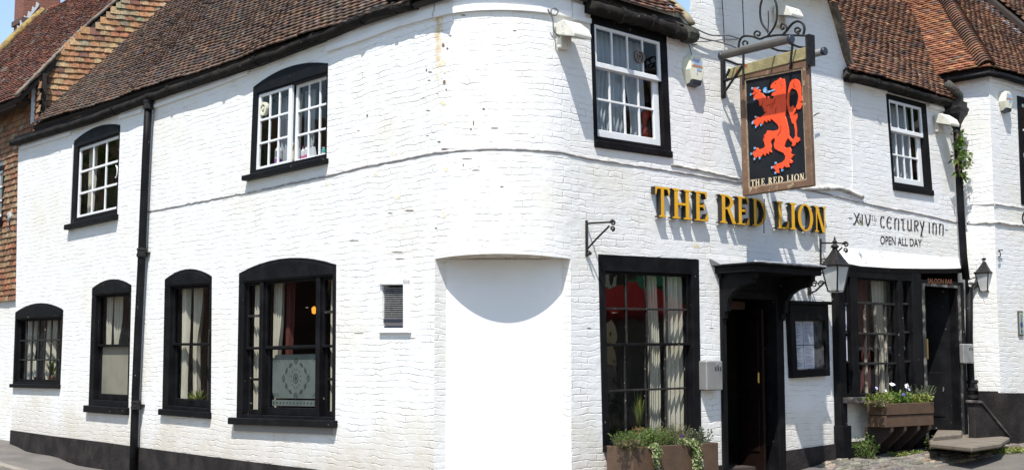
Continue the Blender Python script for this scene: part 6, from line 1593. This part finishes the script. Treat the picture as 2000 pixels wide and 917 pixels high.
for (x, y, c, lb, s_) in ((1741,750,0,'white pansy left of centre in the bay window box',.04), (1770,753,0,'white pansy right of centre in the bay window box',.042), (1775,759,2,'pale violet pansy just below the right white one',.03), (1712,757,2,'small pale violet flower at the left of the bay window box',.028), (1764,772,1,'large blue violet pansy low in the middle of the bay window box',.046), (1730,762,0,'small white flower low at the left of the bay window box',.022), (1758,776,1,'small blue violet pansy left of the large one',.03)):
    o = empty('pansy', fp(x, y), lb, 'flower', 'pansies in the bay window box'); mb = MB(); mb.tube([fp(x, y) - UP*.07, fp(x, y)], .003, 4); mb.build('stem', simple('stem_c', (.12,.2,.04), .7), o)
    flowers(o, [(fp(x, y), c)] + ([(fp(x+3, y-1), c)] if s_ > .035 else []), s_*.75, [PETW, PETP, PETV])
# raking struts below the box
mb = None
for k, x in enumerate((1742, 1768, 1794, 1816)):
    u = F.uv(x, 830, .43)[0]; PLk = Plane(F.P(u,0,0), nF, UP, -uF); zb0 = F.uv(1731,835,.45)[1]
    mb = MB(); mb.prism(PLk.P, [(.05, zb0), (.44, zb0), (.44, zb0-.05), (.12, zb0-.32), (.05, zb0-.32)], -.022, .022); mb.build('strut', simple('dark_strut', (.035,.022,.018), .8), pb2, bevel=.004)

# plants seen in the windows
def inL(x, y, d): return L.px(x, y, d)
blades(inL(386,787,-.16), 90, .26, .018, YGR, 'spiky pale green potted plant on the sill of the tall window right of the drainpipe', pot=True)
blades(inL(102,735,-.2), 40, .42, .03, GRN, 'green potted plant behind the right half of the small many-paned window', pot=True, up=.9)
blades(F.px(1248,835,-.22), 16, .55, .035, YGR, 'tall pale green strappy plant inside the big sixteen-pane window', pot=True, up=1.6, spread=.5)
# things on the sill of the upper double casement
q = Q6
def bottle(f, x, y, r, h, mat, capm, label, grp='bottles on the upper window sill', name='bottle', cat='bottle'):
    c = f(x, y, -.14); o = empty(name, c, label, cat, grp)
    mb = MB(); mb.lathe(c, [(r*.95,0),(r,.01),(r,h*.62),(r*.45,h*.78),(r*.4,h*.86)], 12); mb.build('body', mat, o, smooth=False)
    mb = MB(); mb.lathe(c + UP*h*.86, [(r*.48,0),(r*.48,h*.12),(r*.3,h*.14)], 10); mb.build('cap', capm, o)
    mb = MB(); mb.lathe(c + UP*h*.08, [(r*1.03,0),(r*1.03,h*.2)], 12); mb.build('label_band', capm, o)
WP = simple('white_bottle', (.75,.72,.74), .4); PK = simple('pink_plastic', (.6,.12,.3), .4); PU = simple('purple_plastic', (.35,.12,.45), .4)
bottle(q, .44, .10, .05, .3, WP, PU, 'tall white bottle with purple base on the upper window sill')
bottle(q, 1.02, .10, .032, .17, WP, PK, 'white and pink jar beside the middle post on the upper window sill')
bottle(q, 1.1, .10, .032, .19, WP, PK, 'second white and pink jar, right of the first, on the upper window sill')
bottle(q, 1.55, .10, .02, .26, simple('red_bottle', (.5,.03,.03), .4), simple('dark_cap', (.05,.02,.02), .4), 'slim red bottle at the right end of the upper window sill')
bottle(q, 1.47, .10, .04, .1, simple('teal_pot', (.1,.4,.42), .4), WP, 'small teal pot at the right end of the upper window sill', name='pot', cat='pot')
mb = MB(); mb.ring(q, [(.64,.09),(.86,.09),(.86,.32),(.64,.32)], [(.67,.12),(.83,.12),(.83,.29),(.67,.29)], -.17, -.14); fo = tag(mb.build('picture_frame', simple('pale_wood', (.55,.38,.16), .5)), 'small pale wooden frame beside the tall bottle on the upper window sill', 'picture frame')
mb = MB(); mb.box(q, .665, .835, .115, .295, -.168, -.16); mb.build('picture', simple('cream_card', (.7,.62,.45), .8), fo)
mb = MB(); c = q(1.27, .10, -.14); mb.box8([c + uL*a + UP*z + nL*d for a, z, d in ((-.06,0,0),(.07,.0,0),(.07,0,.05),(-.06,0,.05),(-.02,.13,0),(.09,.08,0),(.09,.08,.05),(-.02,.13,.05))]); tag(mb.build('card_box', simple('white_card', (.7,.7,.75), .7), bevel=.004), 'crumpled white carton on the upper window sill, left of the teal pot', 'carton')
# red ornament and small vessel in other windows
c = Q7(.98, .16, -.2); o = empty('red_ornament', c, 'red and dark ornament at the right inside the large upper sash window', 'ornament')
mb = MB(); mb.lathe(c, [(.05,0),(.06,.05),(.03,.14),(.05,.2),(.06,.26),(.03,.32),(.0,.33)], 12); mb.build('body', simple('ornament_red', (.16,.03,.022), .5), o, smooth=True)
mb = MB(); mb.lathe(c + uF*.06, [(.03,0),(.03,.2),(.01,.22)], 8); mb.build('stand', DKPL, o)
c = Q4(Q4.W-.11, .14, -.13); o = empty('carved_bird', c, 'small white and brown ornament at the lower right of the wide street window', 'ornament')
mb = MB(); mb.lathe(c, [(.04,0),(.055,.04),(.05,.1),(.02,.15)], 10); mb.build('base', simple('ornament_brown', (.3,.12,.04), .5), o, smooth=True)
mb = MB(); mb.lathe(c + UP*.14, [(.02,0),(.04,.03),(.035,.07),(.0,.1)], 10); mb.tube([c + UP*.2, c + UP*.26 - uL*.05, c + UP*.3 - uL*.03], [.02,.015,.005], 6); mb.build('figure', simple('ornament_white', (.6,.58,.55), .5), o, smooth=True)
# small white tumblers in the barred window
for x_, lb in ((.52,'left'), (.92,'right')):
    c = Q1(x_, .13, -.2); mb = MB(); mb.lathe(c, [(.035,0),(.04,.28),(.03,.28)], 10); tag(mb.build('candle', simple('candle_white', (.7,.66,.6), .5)), '%s white candle behind the small many-paned window' % lb, 'candle', 'candles behind the small window')
# picture between the lamps on the inside wall
# ivy growing on the right downpipe
def ivy_at(pts, n, label, pal, sp=.09, ln=.08):
    o = empty('climbing_plant', F.px(*pts[-1], .12), label, 'plant'); st_ = MB(); lf = MB()
    P_ = px_path(F, pts, .17, 4); st_.tube(P_, .006, 5)
    for i in range(n):
        p = random.choice(P_) + rv(.03); d = (nF*.7 + rv(1)).normalized(); t_ = p + d*random.uniform(.02, sp)
        st_.tube([p, t_], .0025, 3, cap=False)
        for k in range(3): leaf(lf, t_ + rv(.02), d + rv(.8), ln, ln*.45, pal, .4)
    st_.build('stems', simple('stem_d', (.14,.1,.05), .8), o, recalc=False); lf.build('leaves', LEAF, o, recalc=False)
ivy_at([(1872,262),(1868,275),(1871,300),(1872,325),(1876,345)], 60, 'green leafy weed growing out of the hopper and down the right drainpipe', GRN)
ivy_at([(1884,292),(1886,310),(1882,325)], 22, 'paler tuft of leaves on the right side of the drainpipe weed', YGR, .07, .06)
ivy_at([(1681,425),(1679,430),(1682,435)], 6, 'tiny green sprig growing over the letter X of the inscription', GRN, .02, .03)
# weeds at the wall foot
def weed(a, d, w_, h, n, pal, label):
    p = F.P(a, 0, d); p.z = gh(p.x, p.y); bush(p, w_, h, n, .06, .014, pal, 'weed_tuft', label, 'weed', 'weeds at the wall foot', droop=.4)
weed(5.86, .18, .06, .34, 40, GRN, 'upright green weed at the foot of the bay window post')
weed(6.5, .3, .3, .05, 40, YGR, 'low yellow green weeds among the setts below the bay window box')
weed(8.75, .95, .32, .13, 150, GRN, 'broad tuft of grass at the right front of the stone doorstep')
weed(7.75, 1.0, .35, .07, 60, YGR, 'low weeds along the front edge of the stone doorstep')
weed(7.35, .2, .06, .2, 26, YGR, 'small yellow green weed between the bay and the saloon doorstep')
for lx, lb in ((5.2,'beside the big street window end'),):
    pass
# ================================================================== OTHER SIDE OF THE STREET (seen only as reflections)
OPB = simple('opposite_brick', (.3,.15,.1), .9, (.24,.12,.08), 2, .4, .65, bump=.4, bs=12)
def far_house(x, y, w_, dp, h, mat, label, rot):
    c = Vector((x, y, gh(x, y))); e = Vector((math.cos(rot), math.sin(rot), 0)); g = Vector((-math.sin(rot), math.cos(rot), 0))
    o = empty('opposite_house', c, label, 'house', 'houses across the street'); f = lambda a, z, d: c + e*a + g*d + UP*z
    mb = MB(); mb.box(f, -w_/2, w_/2, -1, h, 0, dp); mb.build('wall', mat, o)
    mb = MB(); mb.add([f(-w_/2-.3,h,-.3), f(w_/2+.3,h,-.3), f(w_/2+.3,h,dp+.3), f(-w_/2-.3,h,dp+.3), f(-w_/2-.3,h+3.2,dp/2), f(w_/2+.3,h+3.2,dp/2)], [(0,1,2,3),(0,1,5,4),(2,3,4,5),(0,4,3),(1,2,5)]); mb.build('roof', simple('far_roof', (.16,.08,.05), .9), o)
    for i in range(4):
        for z0 in (1.0, 3.9):
            xa = -w_/2 + w_*(i+.5)/4 - .5; mb = MB(); mb.ring(f, [(xa,z0),(xa+1,z0),(xa+1,z0+1.4),(xa,z0+1.4)], [(xa+.1,z0+.1),(xa+.9,z0+.1),(xa+.9,z0+1.3),(xa+.1,z0+1.3)], dp-.02, dp+.04); wdn = mb.build('window', WHITEW, o)
            mb = MB(); mb.box(f, xa+.1, xa+.9, z0+.1, z0+1.3, dp+.0, dp+.01); mb.build('pane', simple('far_pane', (.03,.035,.04), .15), wdn)
far_house(30, 4, 13, 7, 6.2, OPB, 'brick house across the street, nearest on the right, reflected in windows', R(90))
far_house(31, 18, 13, 7, 5.8, simple('far_cream', (.5,.46,.38), .9), 'cream house across the street, second on the right', R(88))
far_house(31, 33, 14, 7, 6.3, OPB, 'brick house across the street, farthest on the right', R(85))
far_house(-31, 14, 14, 7, 6.0, simple('far_white', (.55,.53,.5), .9), 'pale house across the street, nearest on the left', R(-88))
far_house(-33, 30, 14, 7, 6.4, OPB, 'brick house across the street, farther on the left', R(-85))
far_house(2, -20, 15, 7, 6.4, OPB, 'brick house behind the viewer across the street', 0)
def tree(x, y, h, label):
    c = Vector((x, y, gh(x, y))); o = empty('street_tree', c, label, 'tree', 'trees across the street'); mb = MB()
    mb.tube([c, c + UP*h*.3 + rv(.1), c + UP*h*.55 + rv(.3)], [.22,.16,.1], 8)
    lf = MB()
    for i in range(7):
        a = i*.9; e = c + UP*h*random.uniform(.5,.85) + Vector((math.cos(a), math.sin(a), 0))*h*.25; mb.tube([c + UP*h*.35, e], [.08,.03], 6)
        for k in range(330):
            p = e + Vector((random.gauss(0,1), random.gauss(0,1), random.gauss(0,.8)))*h*.1; leaf(lf, p, rv(), .3, .2, GRN)
    mb.build('trunk', simple('bark', (.12,.09,.07), .9), o); lf.build('crown', LEAF, o, recalc=False)
tree(19, 9, 9, 'leafy tree across the street before the nearest right-hand house')
tree(20, 17, 9.5, 'leafy tree across the street before the cream house')
tree(21, 26, 9, 'leafy tree across the street before the farthest right-hand house')
tree(-21, 17, 9, 'leafy tree across the street before the pale house')
tree(-22, 26, 10, 'leafy tree across the street before the left brick house')
def parasol(x, y, r, zt, mat, label):
    c = Vector((x, y, gh(x, y))); o = empty('parasol', c, label, 'parasol', 'parasols across the street')
    mb = MB(); mb.lathe(c, [(.25,0),(.25,.06),(.03,.08),(.025,zt-.05)], 10); mb.build('pole', WHITEW, o)
    mb = MB(); mb.lathe(c + UP*(zt-.55), [(r,-.12),(r,0),(r*.5,.32),(.02,.55)], 8); mb.build('canopy', mat, o)
parasol(9.6, 13.2, 1.3, 2.6, simple('parasol_red', (.5,.02,.02), .8), 'red parasol standing in the street to the right of the viewer')
parasol(12.5, 13.9, 1.5, 3.1, simple('parasol_green', (.03,.2,.09), .8), 'green parasol standing behind the red one')

def parked_car(c, ax, label):
    e = ax.normalized(); g = UP.cross(e); o = empty('parked_car', c, label, 'car'); f = lambda a, z, d: c + e*a + UP*z + g*d
    body_ = [(-2.1,.3),(2.1,.3),(2.13,.62),(2.0,.78),(1.15,.92),(.45,1.38),(-1.0,1.42),(-1.75,1.0),(-2.1,.92),(-2.15,.55)]
    mb = MB(); mb.prism(f, body_, -.85, .85); mb.build('body', simple('car_white', (.75,.76,.78), .25), o, bevel=.07)
    for sg in (-1, 1):
        mb = MB(); mb.prism(lambda a, z, d: f(a, z, sg*d), [(-1.5,.98),(.95,.95),(.4,1.31),(-.95,1.35)], .84, .865); mb.build('side_window', simple('car_glass', (.01,.012,.015), .1), o)
        for a in (-1.3, 1.3):
            mb = MB(); mb.lathe(f(a, .32, sg*.7), [(.05,0),(.32,.01),(.33,.04),(.33,.14),(.31,.18),(.05,.18)], 20, g*sg); w__ = mb.build('wheel', DKPL, o)
            mb = MB(); mb.lathe(f(a, .32, sg*.87), [(.2,0),(.19,.02),(.03,.03)], 12, g*sg); mb.build('hub_cap', STEEL, w__)
parked_car(Vector((13.2, 17.4, gh(13.2, 17.4))), Vector((.35, 1, 0)), 'white car parked across the street, reflected in the bay window')
